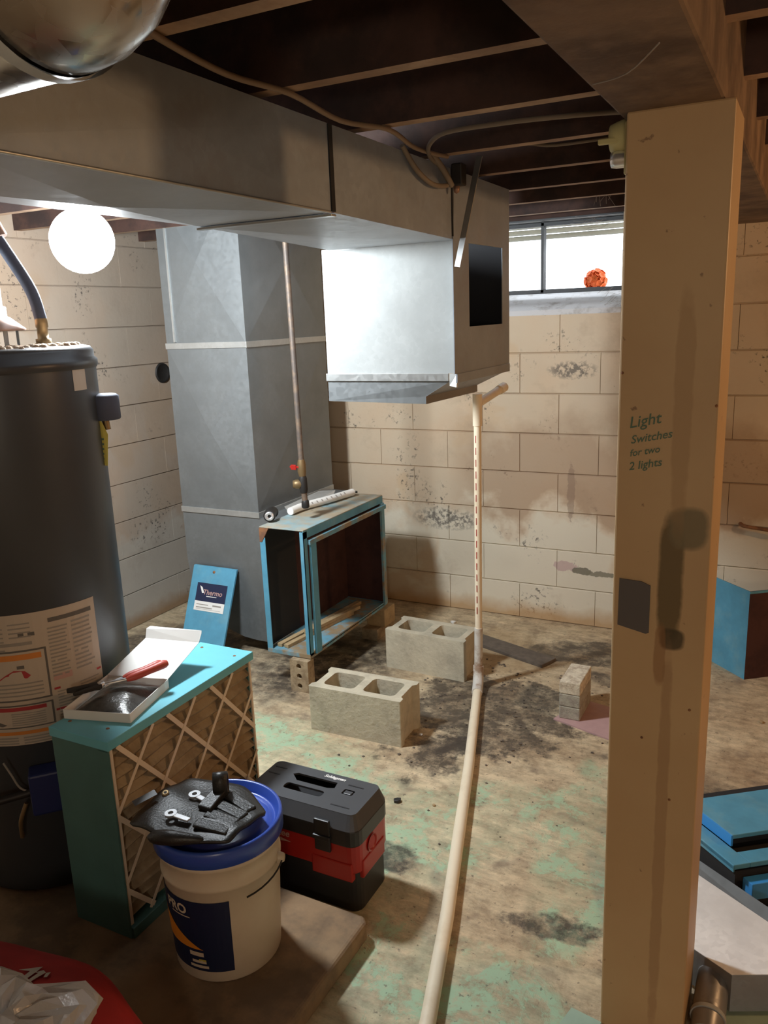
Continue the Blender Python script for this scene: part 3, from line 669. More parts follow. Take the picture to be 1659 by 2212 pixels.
# ================================================================== BRICK STACK, BOARDS, SCRAPS
for i, (m_, lb) in enumerate((('brick_grey','rough brick at the bottom of the small stack by the post'),('brick_grey','middle grey brick of the small stack by the post'),('brick_pale','pale-topped brick on top of the small stack by the post'))):
    single('brick', MB().box((-.797,3.0,.006+i*.0545),(-.712,3.19,.006+i*.0545+.0535)), m_, lb, 'brick', .004, 'stacked bricks by the post')
single('pink_board', MB().prism([(-.815,2.985),(-.57,2.905),(-.50,3.14),(-.745,3.2)],.0,.006), 'pink', 'thin pink board under the small brick stack', 'board')
single('mint_tile', MB().prism([(-.388,1.612),(-.315,1.60),(-.33,1.50),(-.41,1.52)],0,.005), 'mint', 'pale green tile on the floor left of the post foot', 'tile')
t = thing('wet_plank', (-1.2,3.55,0), 'dark wet plank lying on the floor behind the concrete block', 'plank')
part(t, 'plank_board', MB().beam((-1.42,3.66,.008),(-.98,3.50,.008),.11,.016), 'plank', .002)
for i, (sx_, sy_, sz_, ml, lb) in enumerate(((-1.258,2.655,.012,'foil','silver scrap beside the nearest concrete block'),(-1.142,2.21,.016,'black','small black rubber bit on the floor behind the vacuum'),
        (-1.60,3.83,.016,'white','crumpled pale scrap near the back wall'),(-.04,2.65,.012,'wood','small pale wood chip on the floor right of the post'),(-.06,3.28,.012,'wood','pale stone chip farther right of the post'),
        (-1.02,2.24,.008,'wood','tiny pale chip beside the drain pipe'))):
    mb = MB(); q = sz_
    pts = [(sx_+q*math.cos(a*1.05)*rnd.uniform(.6,1.1), sy_+q*math.sin(a*1.05)*rnd.uniform(.6,1.1)) for a in range(6)]
    mb.prism(pts,0,q*.7); single('scrap', mb, ml, lb, 'debris', .002)
mb = MB()
for i in range(420):
    x = rnd.gauss(-1.05,.33); y = rnd.gauss(3.2,.42)
    if not (1.9 < y < 3.45) or x > -.45 or (x > -.85 and 2.88 < y < 3.25) or x < -1.85 or (-1.72 < x < -1.27 and (2.5 < y < 2.75 or 3.15 < y < 3.4)): continue
    q = rnd.uniform(.002,.008); a = rnd.uniform(0,6.28)
    mb.prism([(x+q*math.cos(a+k*1.57)*rnd.uniform(.6,1.2), y+q*math.sin(a+k*1.57)*rnd.uniform(.5,1)) for k in range(4)],0,q*rnd.uniform(.3,.7)); 
o = single('floor_grit', mb, 'plank', 'dark grit and flakes scattered over the damp floor', 'debris'); o['kind'] = 'stuff'
# ================================================================== SLAB
single('equipment_slab', MB().prism([(-2.35,.55),(-.945,.55),(-.935,1.60),(-.95,1.622),(-1.40,1.63),(-1.40,1.98),(-2.35,1.98)],0,.06), 'slab', 'low concrete slab under the heater, bucket and teal cabinet', 'slab', .012, seg=3)
# ================================================================== TEAL CABINET WITH FILTER
t = thing('filter_cabinet', (-1.565,1.6,.06), 'teal metal cabinet panel box with exposed pleated furnace filter side', 'cabinet')
a0, a1, b0, b1, c0, c1 = -1.665, -1.462, 1.29, 1.888, .06, .632
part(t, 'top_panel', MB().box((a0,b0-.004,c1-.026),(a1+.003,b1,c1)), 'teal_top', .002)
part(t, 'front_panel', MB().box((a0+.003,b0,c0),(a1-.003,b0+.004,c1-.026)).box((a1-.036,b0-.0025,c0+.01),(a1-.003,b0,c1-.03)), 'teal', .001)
part(t, 'side_panel', MB().box((a0,b0+.003,c0),(a0+.004,b1,c1-.026)).box((a0+.004,b1-.004,c0),(a1-.02,b1,c1-.026)), 'teal')
part(t, 'bottom_panel', MB().box((a0+.003,b0+.003,c0),(a1+.004,b1,c0+.032)), 'teal', .002)
for (x,y) in ((a0+.035,b1-.035),(a1-.03,b1-.05),(a1-.05,b0+.05),(a0+.03,b0+.04)):
    part(t, 'screw', MB().lathe([(.0001,.002),(.004,.0015),(.005,0)], (x,y,c1), 10), 'rust')
# filter: pleats run lengthways, cardboard lattice in front
fx = a1-.012; fz0, fz1, fy0, fy1 = c0+.034, c1-.03, b0+.006, b1-.004
mb = MB(); n = 30; vs = []; fs = []
for i in range(n+1):
    z = fz0+(fz1-fz0)*i/n
    for j in range(9):
        y = fy0+(fy1-fy0)*j/8; dz = .006*math.sin(j*1.3+i*.4)
        vs.append((fx-(0 if i % 2 else .018), y, min(max(z+dz,fz0),fz1)))
fs = [(i*9+j,i*9+j+1,(i+1)*9+j+1,(i+1)*9+j) for i in range(n) for j in range(8)]
mb.add(vs,fs); part(t, 'filter_media', mb, 'filter')
fw = .012
for lo, hi in (((fx,fy0,fz0),(fx+.004,fy0+fw,fz1)),((fx,fy1-fw*.6,fz0),(fx+.004,fy1,fz1))):
    part(t, 'filter_edge', MB().box(lo,hi), 'card')
def strip(y0, z0, y1, z1, w, off):
    # clip to the filter window
    def cl(p, q):
        t0, t1 = 0., 1.
        for d, lo, hi, s0 in ((q[0]-p[0],fy0+.002,fy1-.002,p[0]),(q[1]-p[1],fz0+.002,fz1-.002,p[1])):
            if abs(d) < 1e-9: continue
            u, v = (lo-s0)/d, (hi-s0)/d
            if u > v: u, v = v, u
            t0, t1 = max(t0,u), min(t1,v)
        return t0, t1
    t0, t1 = cl((y0,z0),(y1,z1))
    if t1-t0 < .02: return
    P = lambda k: (fx+off, y0+(y1-y0)*k, z0+(z1-z0)*k)
    part(t, 'lattice_strip', MB().beam(P(t0),P(t1),w,.0015,(1,0,0)), 'card')
# two families: gently falling wide strips and steep narrow ones
for k in range(-2,3):
    z = .617-.215*k; strip(1.0, z+.31*1.17, 2.2, z-.89*1.17, .013, .0035)
for k in range(-1,6):
    z = .430-.203*k; strip(1.0, z-.31*1.19, 2.2, z+.89*1.19, .010, .0052)
# ---- tray box on it
t = thing('cardboard_tray', (-1.60,1.46,.632), 'open white cardboard box with raised lid on the teal cabinet', 'box')
A,B_,C_,D_ = (-1.660,1.335),(-1.478,1.385),(-1.528,1.585),(-1.712,1.540)
zb = .6325; zt = .658
def wallq(p, q, z0, z1, th=.002): return MB().beam(((p[0]),(p[1]),(z0+z1)/2),(q[0],q[1],(z0+z1)/2),th,z1-z0)
part(t, 'tray_bottom', MB().prism([A,B_,C_,D_],zb,zb+.002), 'white')
for p, q in ((A,B_),(B_,C_),(C_,D_),(D_,A)): part(t, 'tray_side', wallq(p,q,zb,zt), 'white')
o = part(t, 'lid', MB().add([(D_[0],D_[1],zt),(C_[0],C_[1],zt),(-1.545,1.745,.703),(-1.722,1.712,.703)],[(0,1,2,3)]), 'white'); solid(o,.0015)
o = part(t, 'lid_tab', MB().add([(-1.722,1.712,.703),(-1.545,1.745,.703),(-1.543,1.758,.728),(-1.549,1.766,.733),(-1.722,1.737,.733),(-1.728,1.726,.728)],[(0,1,2,3,4,5)]), 'white'); solid(o,.0015)
mb = MB(); vs, fs = [], []
nn = 9
for i in range(nn):
    for j in range(nn):
        u, v = i/(nn-1), j/(nn-1)
        x = (A[0]*(1-u)+B_[0]*u)*(1-v)+(D_[0]*(1-u)+C_[0]*u)*v; y = (A[1]*(1-u)+B_[1]*u)*(1-v)+(D_[1]*(1-u)+C_[1]*u)*v
        e = min(u,1-u,v,1-v); x += (-.57+ -1.025-x)*.12; y += (1.46-y)*.12
        vs.append((x,y,zb+.006+.03*min(1,e*3)*(.6+.5*rnd.random())))
fs = [(i*nn+j,(i+1)*nn+j,(i+1)*nn+j+1,i*nn+j+1) for i in range(nn-1) for j in range(nn-1)]
M['foilbag'] = plain('grey_plastic_pouch', (.13,.13,.12), .2, .3, var=.4, scale=20, bmp=.3)
mb.smooth = True; mb.add(vs,fs); o = single('plastic_pouch', mb, 'foilbag', 'crumpled grey plastic pouch of parts lying in the white cardboard box', 'pouch'); subd(o,1); solid(o,.002)
# ---- snips
t = thing('tin_snips', (-1.60,1.50,.672), 'tin snips with red grips lying across the white cardboard box', 'snips')
def grip(p0, p1, p2, off): 
    return MB().tube(spl([Vector(p0)+off,Vector(p1)+off,Vector(p2)+off],5), [.006,.009,.011,.0115,.011,.0105,.011,.0115,.012,.0115,.008], 12)
part(t, 'grip', grip((-1.583,1.487,.690),(-1.55,1.54,.700),(-1.528,1.590,.706),Vector((0,0,0))), 'red_grip')
part(t, 'grip', grip((-1.600,1.492,.688),(-1.572,1.545,.694),(-1.552,1.592,.700),Vector((0,0,.001))), 'red_grip')
part(t, 'handle_shank', MB().tube([(-1.635,1.450,.682),(-1.60,1.478,.687),(-1.583,1.490,.690)], [.005,.006,.005], 10).tube([(-1.625,1.448,.680),(-1.61,1.485,.686),(-1.600,1.494,.688)], [.005,.005,.005], 10), 'chrome')
part(t, 'pivot', MB().lathe([(.001,.008),(.009,.008),(.011,.004),(.011,0)], (-1.637,1.447,.682), 14), 'chrome')
part(t, 'blade', MB().hexa([(-1.650,1.446,.670),(-1.632,1.440,.670),(-1.700,1.385,.672),(-1.706,1.392,.672)],[(-1.650,1.448,.690),(-1.632,1.440,.690),(-1.700,1.385,.684),(-1.706,1.392,.684)]), 'iron', .002)
part(t, 'blade', MB().hexa([(-1.640,1.450,.676),(-1.625,1.440,.676),(-1.655,1.372,.678),(-1.664,1.374,.678)],[(-1.640,1.450,.688),(-1.625,1.440,.688),(-1.655,1.372,.686),(-1.664,1.374,.686)]), 'iron', .002)
# ================================================================== BUCKET
bc = (-1.222,1.388,.06)
t = thing('plastic_bucket', bc, 'cream plastic bucket with navy label and blue lid beside the teal cabinet', 'bucket')
prof = [(.001,.0),(.128,.0),(.133,.006),(.141,.17),(.1445,.262),(.149,.264),(.149,.272),(.146,.276),(.148,.318),(.1535,.321),(.1535,.330),(.150,.334),(.151,.350),(.001,.350)]
pail = part(t, 'pail', MB().lathe(prof, bc, 48), 'bucket')
part(t, 'lid', MB().lathe([(.001,.352),(.100,.352),(.104,.358),(.132,.358),(.138,.352),(.144,.356),(.149,.376),(.154,.379),(.159,.376),(.1605,.366),(.160,.336),(.155,.334)], bc, 56), 'lid', label='blue snap lid')
def cyl(c, r0, r1, z0, z1):
    return lambda th, z, e=.0008: (c[0]+(r0+(r1-r0)*(z-z0)/(z1-z0)+e)*math.cos(th), c[1]+(r0+(r1-r0)*(z-z0)/(z1-z0)+e)*math.sin(th), c[2]+z)
def dec(mb, f, th0, th1, z0, z1, e=.0008, n=None):
    n = n or max(1, int(abs(th1-th0)/.08)); vs = []
    for i in range(n+1):
        a = th0+(th1-th0)*i/n; vs += [f(a,z0,e), f(a,z1,e)]
    return mb.add(vs, [(2*i,2*i+2,2*i+3,2*i+1) for i in range(n)])
f = cyl(bc,.133,.141,.006,.17)
mb = MB(); TH1 = R(-46); TH0 = R(-142)
dec(mb,f,TH0,TH1,.035,.235); 
mb.k = 1
for k in range(30):
    a0_, a1_ = R(-142+2.2*k), R(-142+2.2*(k+1)); zt0, zt1 = .190-.0031*k, .190-.0031*(k+1)
    mb.add([f(a0_,.098,.0016),f(a1_,.098,.0016),f(a1_,max(zt1,.0985),.0016),f(a0_,max(zt0,.0985),.0016)],[(0,1,2,3)])
mb.k = 2
for z0,z1,s0,s1 in ((.078,.090,-92,-76),(.058,.066,-90,-74),(.044,.052,-93,-72)): dec(mb,f,R(s0),R(s1),z0,z1,.0018)
mb.k = 3; dec(mb,f,R(-82),R(-74),.064,.070,.002)
mb.k = 2; vs, fs = text('PRO', .036, .0, bold=.0012)
mb.add([f(R(-117)+v.x/.142, .196+v.y, .002) for v in vs], fs); dec(mb,f,R(-110),R(-86),.187,.190,.002)
part(pail, 'label_print', mb, ['navy','orange','bucket','yellow'], label='navy label with orange triangle and the letters PRO')
part(pail, 'ear', MB().lathe([(.001,.016),(.010,.016),(.013,.008),(.014,0)], (bc[0]+.146*math.cos(R(20)),bc[1]+.146*math.sin(R(20)),bc[2]+.262), 14, (math.cos(R(20)),math.sin(R(20)),0)), 'bucket')
pts = []
for k in range(14):
    a = R(20-95*k/13.); s_ = math.sin(PI*k/13.*.55)
    pts.append((bc[0]+(.158+.006*s_)*math.cos(a), bc[1]+(.158+.006*s_)*math.sin(a), bc[2]+.262-.03*s_+.012*(k/13.)))
part(pail, 'bail_handle', MB().tube(pts[:8], .0022, 8), 'iron')
# tool pouch on the lid
lz = .06+.380
t = thing('tool_roll', (-1.27,1.37,lz), 'black canvas tool pouch with wrenches folded over the bucket lid', 'tool pouch')
P = [(-1.400,1.270),(-1.385,1.465),(-1.20,1.485),(-1.095,1.420),(-1.110,1.285),(-1.225,1.225)]
nn = 12; vs = []
for i in range(nn):
    for j in range(nn):
        u, v = i/(nn-1), j/(nn-1)
        l0 = Vector(P[0])*(1-u)+Vector(P[5])*min(1,u*1.0) if False else Vector(P[0]).lerp(Vector(P[5]),min(1,u*1.6)) if u < .625 else Vector(P[5]).lerp(Vector(P[4]),(u-.625)/.375)
        l1 = Vector(P[1]).lerp(Vector(P[2]),min(1,u*1.5)) if u < .667 else Vector(P[2]).lerp(Vector(P[3]),(u-.667)/.333)
        q = l0.lerp(l1,v); h = .012+.003*math.sin(u*9+v*3)+.003*math.sin(v*13+u*4)+.008*math.exp(-((v-.5)/.3)**2)
        d = (q-Vector(bc[:2])).length
        if d > .155: h -= (d-.155)*.45
        vs.append((q.x,q.y,lz+h))
fs = [(i*nn+j,(i+1)*nn+j,(i+1)*nn+j+1,i*nn+j+1) for i in range(nn-1) for j in range(nn-1)]
mb = MB(); mb.smooth = True; mb.add(vs,fs); o = part(t, 'canvas_body', mb, 'cloth'); subd(o,1); solid(o,.007,1)
for k in range(4):
    a = Vector((-1.215+.0,1.30+.042*k,lz+.030)); b = Vector((-1.128,1.315+.030*k,lz+.022))
    part(t, 'pocket', MB().beam(a,b,.032,.010), 'cloth', .004)
mb = MB(); vs = []; nn_ = 22; cen = Vector((-1.235,1.425,lz+.052)); ua = Vector((.55,-.83,0)); wa = Vector((.83,.55,0))
for k in range(nn_):
    a = 2*PI*k/nn_; q = cen+ua*(.020*math.cos(a))+Vector((0,0,.034*math.sin(a)))
    vs += [q-wa*.018, q+wa*.018]
mb.smooth = True; mb.add(vs, [(2*k,2*k+1,(2*k+3)%(2*nn_),(2*k+2)%(2*nn_)) for k in range(nn_)])
o = part(t, 'strap_loop', mb, 'cloth'); solid(o,.004)
part(t, 'strap', MB().hexa([(-1.245,1.345,lz+.03),(-1.205,1.345,lz+.03),(-1.215,1.425,lz+.03),(-1.25,1.425,lz+.03)],[(-1.245,1.345,lz+.042),(-1.205,1.345,lz+.042),(-1.215,1.425,lz+.05),(-1.25,1.425,lz+.05)]), 'cloth', .003)
o = part(t, 'side_fold', MB().tube(spl([(-1.30,1.232,lz+.01),(-1.23,1.235,lz+.026),(-1.165,1.265,lz+.02)],5), [.006,.012,.016,.018,.018,.018,.016,.014,.012,.01,.006], 10), 'cloth')
part(t, 'grommet', MB().lathe([(.004,.003),(.0075,.004),(.010,.001)], (-1.365,1.365,lz+.031), 14, (.1,-.3,1)), 'brass')
vs, fs = text('TOOLS', .018, 0, bold=.0004); fr = frame((-1.395,1.292,lz+.034),(.35,.85,.10),(-.85,.35,.30)); mb = MB(); mb.box((0,0,0),(.06,.018,.0008)); mb.v = [fr((v.x-.003,v.y-.003,v.z)) for v in mb.v]
mb.k = 0; 
part(t, 'sewn_patch', mb, 'char')
for (wx, wy, az) in ((-1.29,1.388,R(-12)),(-1.29,1.300,R(-2))):
    w = thing('wrench', (wx,wy,lz+.030), 'chrome wrench end poking out of the black pouch, %s of the two' % ('upper' if wy > 1.35 else 'lower'), 'wrench', az)
    ring = [(.012*math.cos(2*PI*k/18), .012*math.sin(2*PI*k/18)) for k in range(18)]; hole = [(.0068*math.cos(2*PI*k/12), .0068*math.sin(2*PI*k/12)) for k in range(12)]
    v1, f1 = plate([(a*1.25,b*1.25) for a,b in ring], [hole], .006); part(w, 'ring_end', MB().add(v1,f1), 'chrome', world=False)
    part(w, 'shank', MB().box((.010,-.0075,.001),(.058,.0075,.005)), 'chrome', .0015, world=False)
# ================================================================== SHOP VACUUM
t = thing('shop_vacuum', (-1.19,1.765,0), 'red and black box-shaped shop vacuum behind the bucket', 'vacuum')
vx0, vx1, vy0, vy1 = -1.385, -.993, 1.668, 1.868
def rbox(x0,y0,x1,y1,r,z0,z1,ins=0):
    lo = rr(x0,y0,x1,y1,r,4); hi = rr(x0+ins,y0+ins,x1-ins,y1-ins,r,4); n = len(lo); m = MB()
    return m.add([(x,y,z0) for x,y in lo]+[(x,y,z1) for x,y in hi], [tuple(range(n-1,-1,-1)),tuple(range(n,2*n))]+[(i,(i+1)%n,n+(i+1)%n,n+i) for i in range(n)])
part(t, 'tank', rbox(vx0+.012,vy0+.012,vx1-.008,vy1-.012,.03,0,.135), 'black', .004)
mb = rbox(vx0+.004,vy0+.004,vx1-.002,vy1-.004,.032,.128,.225); band = part(t, 'red_band', mb, 'red', .003)
for (x0,x1,z0) in ((vx0+.02,vx0+.13,.105),(vx1-.15,vx1-.02,.103)): part(band, 'red_skirt', MB().box((x0,vy0+.001,z0),(x1,vy0+.03,.16)), 'red', .004)
mb = MB(); part(band, 'red_skirt', MB().box((vx1-.03,vy0+.03,.105),(vx1+.001,vy1-.04,.16)), 'red', .004)
mb = rbox(vx0,vy0,vx1,vy1,.034,.212,.262); part(t, 'head', mb, 'black', .004)
lo = rr(vx0,vy0,vx1,vy1,.034,4); hi = rr(vx0+.018,vy0+.024,vx1-.018,vy1-.012,.02,4); n = len(lo)
part(t, 'lid_slope', MB().add([(x,y,.262) for x,y in lo]+[(x,y,.298) for x,y in hi],[(i,(i+1)%n,n+(i+1)%n,n+i) for i in range(n)]), 'char')
h1 = [(-1.27,1.818),(-1.135,1.818),(-1.13,1.79),(-1.15,1.783),(-1.255,1.783),(-1.283,1.808)]
h2 = rr(-1.275,1.735,-1.145,1.764,.01,3); h3 = rr(-1.10,1.775,-1.065,1.80,.004,2)
vs, fs = plate(rr(vx0+.018,vy0+.024,vx1-.018,vy1-.012,.02,4), [h1[::-1],h2[::-1],h3[::-1]], .006)
lidp = part(t, 'lid_plate', MB().add([(v.x,v.y,v.z+.293) for v in vs], fs), 'char')
part(t, 'pocket_floor', MB().box((-1.29,1.73,.262),(-1.05,1.825,.266)), 'black')
part(lidp, 'switch', MB().box((-1.095,1.779,.266),(-1.07,1.796,.299)), 'char', .002)
part(t, 'hose_stub', MB().lathe([(.001,.02),(.012,.02),(.012,0)], (-1.20,1.748,.268), 12, (1,.2,.3)), 'char')
for (x0,y0,x1,y1) in ((-1.355,1.825,-1.315,1.823),(-1.358,1.79,-1.318,1.788),(-1.10,1.823,-1.05,1.821),(-1.10,1.72,-1.04,1.718),(-1.335,1.703,-1.30,1.702)):
    part(lidp, 'groove', MB().box((x0,y0,.2985),(x1,y1-.002,.2998)), 'black')
part(t, 'latch', MB().box((-1.125,vy0-.006,.185),(-1.075,vy0+.004,.282)).box((-1.128,vy0-.012,.222),(-1.072,vy0+.0,.236)), 'black', .003)
part(band, 'hose_port', MB().lathe([(.001,-.012),(.019,-.012),(.021,.002),(.026,.003)], (vx1-.001,1.755,.185), 20, (1,0,0)), 'red')
part(band, 'port_disc', MB().lathe([(.0001,.0),(.018,.0)], (vx1-.0002,1.755,.185), 20, (1,0,0)), 'label_red')
# lettering band on the front of the red band, and the signature on the lid
vs, fs = text('Milwaukee', .030, .25, bold=.0006); fr = frame((-1.345,vy0+.0028,.190),(1,0,0),(0,0,1)); mb = MB().add([fr(v) for v in vs], fs)
z0 = .178
mb.add([fr(p) for p in ((.04,-.011),(.085,-.011),(.083,-.004),(.135,-.014),(.088,-.019),(.09,-.015),(.04,-.016))],[(0,1,5,6),(1,2,3,4)])
part(band, 'front_logo', mb, 'label_pink', label='pale script lettering with a lightning bolt')
vs, fs = text('Schlagman', .017, .3, bold=.0007); fr = frame((-1.19,1.832,.3001),(1,0,0),(0,1,0)); part(lidp, 'handwriting', MB().add([fr(v) for v in vs], fs), 'white', label='white handwriting on the lid')
# ================================================================== WATER HEATER
wc = (-1.985,1.535,.06)
t = thing('water_heater', wc, 'tall dark grey water heater with warning labels at the left', 'water heater')
r = .26
part(t, 'jacket', MB().lathe([(.001,0),(r-.01,0),(r,.01),(r,1.475)], wc, 72), 'heater')
part(t, 'top_cap', MB().lathe([(r+.002,1.455),(r+.006,1.462),(r+.006,1.478),(r-.002,1.485),(r-.002,1.503),(r-.010,1.513),(r-.03,1.517),(.12,1.520),(.001,1.521)], wc, 72), 'heater_top')
mb = MB()
for i in range(260):
    a = rnd.uniform(-2.6,.9); q = rnd.uniform(.09,.225); s_ = rnd.uniform(.004,.014)
    x, y = wc[0]+q*math.cos(a), wc[1]+q*math.sin(a)
    mb.lathe([(s_,0),(s_*.7,s_*.5),(.0005,s_*.7)], (x,y,1.577), 6)
o = part(t, 'rust_debris', mb, 'dust', label='rusty dust and crumbs'); o['kind'] = 'stuff'
dh = part(t, 'draft_hood', MB().lathe([(.088,1.562),(.090,1.566),(.052,1.598),(.046,1.600),(.046,1.625),(.038,1.628)], wc, 28), 'copper')
for k in range(4):
    a = R(-10+90*k); x, y = wc[0]+.075*math.cos(a), wc[1]+.075*math.sin(a)
    part(dh, 'hood_leg', MB().beam((x,y,1.578),(x,y,1.632),.012,.002,(math.cos(a),math.sin(a),0)), 'galv')
part(t, 'flue_pipe', MB().tube([(wc[0],wc[1],1.68),(wc[0],wc[1],2.268)], .038, 20), 'galv_l')
n1 = Vector((-1.905,1.638,1.577))
part(t, 'hot_nipple', MB().tube([n1,n1+Vector((0,0,.02)),n1+Vector((0,0,.021)),n1+Vector((0,0,.05)),n1+Vector((0,0,.051)),n1+Vector((0,0,.075))], [.021,.021,.015,.015,.017,.017], 14), 'brass')
part(t, 'connector_hose', MB().tube(spl([n1+Vector((0,0,.07)),n1+Vector((-.012,-.01,.15)),n1+Vector((-.055,-.035,.25)),n1+Vector((-.078,-.05,.30))],5), .0165, 14), 'greyblue')
part(t, 'fitting', MB().tube([n1+Vector((-.07,-.045,.29)),n1+Vector((-.090,-.058,.345))], .026, 14), 'copper')
part(t, 'supply_pipe', MB().tube([n1+Vector((-.088,-.057,.34)),n1+Vector((-.088,-.057,.692))], .015, 14), 'greyblue')
# T&P valve cap and tag
vx = Vector((-1.772,1.702,1.402))
part(t, 'valve_stem', MB().tube([(-1.86,1.66,1.41),vx], .014, 12), 'brass')
part(t, 'valve_cover', MB().lathe([(.001,-.036),(.040,-.036),(.044,-.032),(.044,.030),(.036,.036),(.001,.038)], vx, 28), 'greyblue')
part(t, 'discharge_pipe', MB().tube([vx+Vector((0,0,-.036)),vx+Vector((.004,.0,-.065))], .010, 10), 'brass')
o = part(t, 'warning_tag', MB().add([vx+Vector(p) for p in ((-.008,-.036,-.035),(.012,-.028,-.035),(.024,-.02,-.075),(.014,-.024,-.165),(-.032,-.044,-.160),(-.026,-.042,-.08))],[(0,1,2,3,4,5)]), 'yellow', label='yellow hanging tag'); solid(o,.0008)
fr = frame(vx+Vector((-.029,-.0445,-.155)),(.046,.02,0),(.1,.02,1)); mb = MB()
for k in range(5): mb.quad(*[fr(p) for p in ((.006,.008+k*.014,.001),(.040,.008+k*.014,.001),(.040,.014+k*.014,.001),(.006,.014+k*.014,.001))])
part(o, 'tag_print', mb, 'ink_green')
f = cyl(wc,r,r,0,1)
mb = MB(); dec(mb,f,R(6),R(18),1.40,1.465); part(t, 'rating_sticker', mb, 'label')
# big warning label
def D(mb, k, t0, t1, z0, z1, e): mb.k = k; dec(mb,f,R(t0),R(t1),z0,z1,e)
mb = MB(); D(mb,0,-110,0,.462,.835,.0008)
K = dict(ink=1,grey=2,red=3,orange=4,pink=5)
D(mb,1,-30,-3,.800,.812,.0014)
for i in range(14): D(mb,2,-31,-19+rnd.uniform(-3,0),.785-i*.0105,.7805-i*.0105,.0014)
for i in range(12): D(mb,2,-17,-4+rnd.uniform(-4,0),.790-i*.0125,.7845-i*.0125,.0014)
D(mb,5,-31,-20,.632,.650,.0014)
for i in range(16): D(mb,2,-30,-18+rnd.uniform(-3,0),.60-i*.0085,.5965-i*.0085,.0014)
for i in range(16): D(mb,2,-16,-3+rnd.uniform(-4,0),.61-i*.0085,.6065-i*.0085,.0014)
D(mb,3,-31.5,-28,.606,.612,.0016); D(mb,3,-4,-1,.622,.628,.0016); D(mb,3,-8,-2,.545,.551,.0016); D(mb,3,-32,-26,.545,.551,.0016)
for i in range(4): D(mb,2,-52,-40,.81-i*.012,.806-i*.012,.0014)
D(mb,1,-47,-38,.772,.782,.0014); D(mb,2,-58,-40,.748,.757,.0014)
for i in range(6): D(mb,2,-75,-55,.80-i*.012,.796-i*.012,.0014)
# framed warning 1
D(mb,1,-100,-33,.590,.735,.0016); D(mb,0,-99,-34.2,.595,.730,.0022); D(mb,4,-99,-36,.708,.724,.0028)
mb.k = 3; mb.add([f(R(-62),.652,.0028),f(R(-45),.655,.0028),f(R(-43),.662,.0028),f(R(-46),.676,.0028),f(R(-52),.680,.0028),f(R(-57),.668,.0028)],[(0,1,2,3,4,5)])
D(mb,1,-50,-46,.683,.692,.0028)
for i in range(4): D(mb,2,-62,-37,.642-i*.011,.638-i*.011,.0028)
mb.k = 5; mb.add([f(R(-72)+.08*math.cos(k*.7),.668+.02*math.sin(k*.7),.0028) for k in range(9)],[tuple(range(9))])
# framed warning 2
D(mb,1,-100,-33,.512,.580,.0016); D(mb,0,-99,-34.2,.516,.576,.0022); D(mb,3,-99,-37,.563,.574,.0028)
for i in range(6): D(mb,2,-57,-38,.556-i*.0065,.5535-i*.0065,.0028)
mb.k = 1; mb.add([f(R(-78),.530,.0028),f(R(-63),.520,.0028),f(R(-60),.524,.0028),f(R(-68),.54,.0028),f(R(-76),.552,.0028)],[(0,1,2,3,4)])
D(mb,4,-100,-34,.493,.503,.0016)
for i in range(3): D(mb,2,-98,-55,.486-i*.008,.482-i*.008,.0016); D(mb,2,-52,-35,.486-i*.008,.482-i*.008,.0016)
for th,z in ((-5,.525),(-4,.505),(-12,.508)): D(mb,1,th-1.5,th+1,z,z+.012,.0018)
part(t, 'warning_label', mb, ['label','label_ink','label_grey','label_red','label_orange','label_pink'], label='large paper label with framed orange and red warnings')
# gas control and pipes low on the front
a = R(-42); cc = Vector((wc[0]+(r+.035)*math.cos(a), wc[1]+(r+.035)*math.sin(a), .40))
rad = Vector((math.cos(a),math.sin(a),0)); tan = Vector((-math.sin(a),math.cos(a),0))
M['ctrl'] = plain('dark_blue_plastic', (.008,.018,.10), .5)
mb = MB(); mb.hexa([cc-tan*.045-rad*.035+Vector((0,0,-.06)),cc+tan*.045-rad*.035+Vector((0,0,-.06)),cc+tan*.045+rad*.03+Vector((0,0,-.06)),cc-tan*.045+rad*.03+Vector((0,0,-.06))][::-1],[cc-tan*.045-rad*.035+Vector((0,0,.06)),cc+tan*.045-rad*.035+Vector((0,0,.06)),cc+tan*.045+rad*.03+Vector((0,0,.06)),cc-tan*.045+rad*.03+Vector((0,0,.06))][::-1])
part(t, 'gas_control', mb, 'ctrl', .006, label='dark blue gas control box')
c2 = cc-tan*.16
part(t, 'gas_line', MB().tube(spl([cc-tan*.04,cc-tan*.10+Vector((0,0,-.005)),c2+Vector((0,0,-.01)),c2-tan*.12+Vector((0,0,-.02))],4), .011, 10), 'iron')
part(t, 'pilot_tube', MB().tube(spl([cc-tan*.06+Vector((0,0,-.03)),cc-tan*.08+Vector((0,0,-.08)),cc-tan*.085+rad*-.02+Vector((0,0,-.14))],4), .006, 8), 'brass')
part(t, 'igniter_wire', MB().tube(spl([cc-tan*.10+Vector((0,0,.10)),cc-tan*.085+Vector((0,0,.06)),cc-tan*.07+Vector((0,0,.02)),cc-tan*.045+Vector((0,0,.0))],4), .003, 8), 'label_grey')
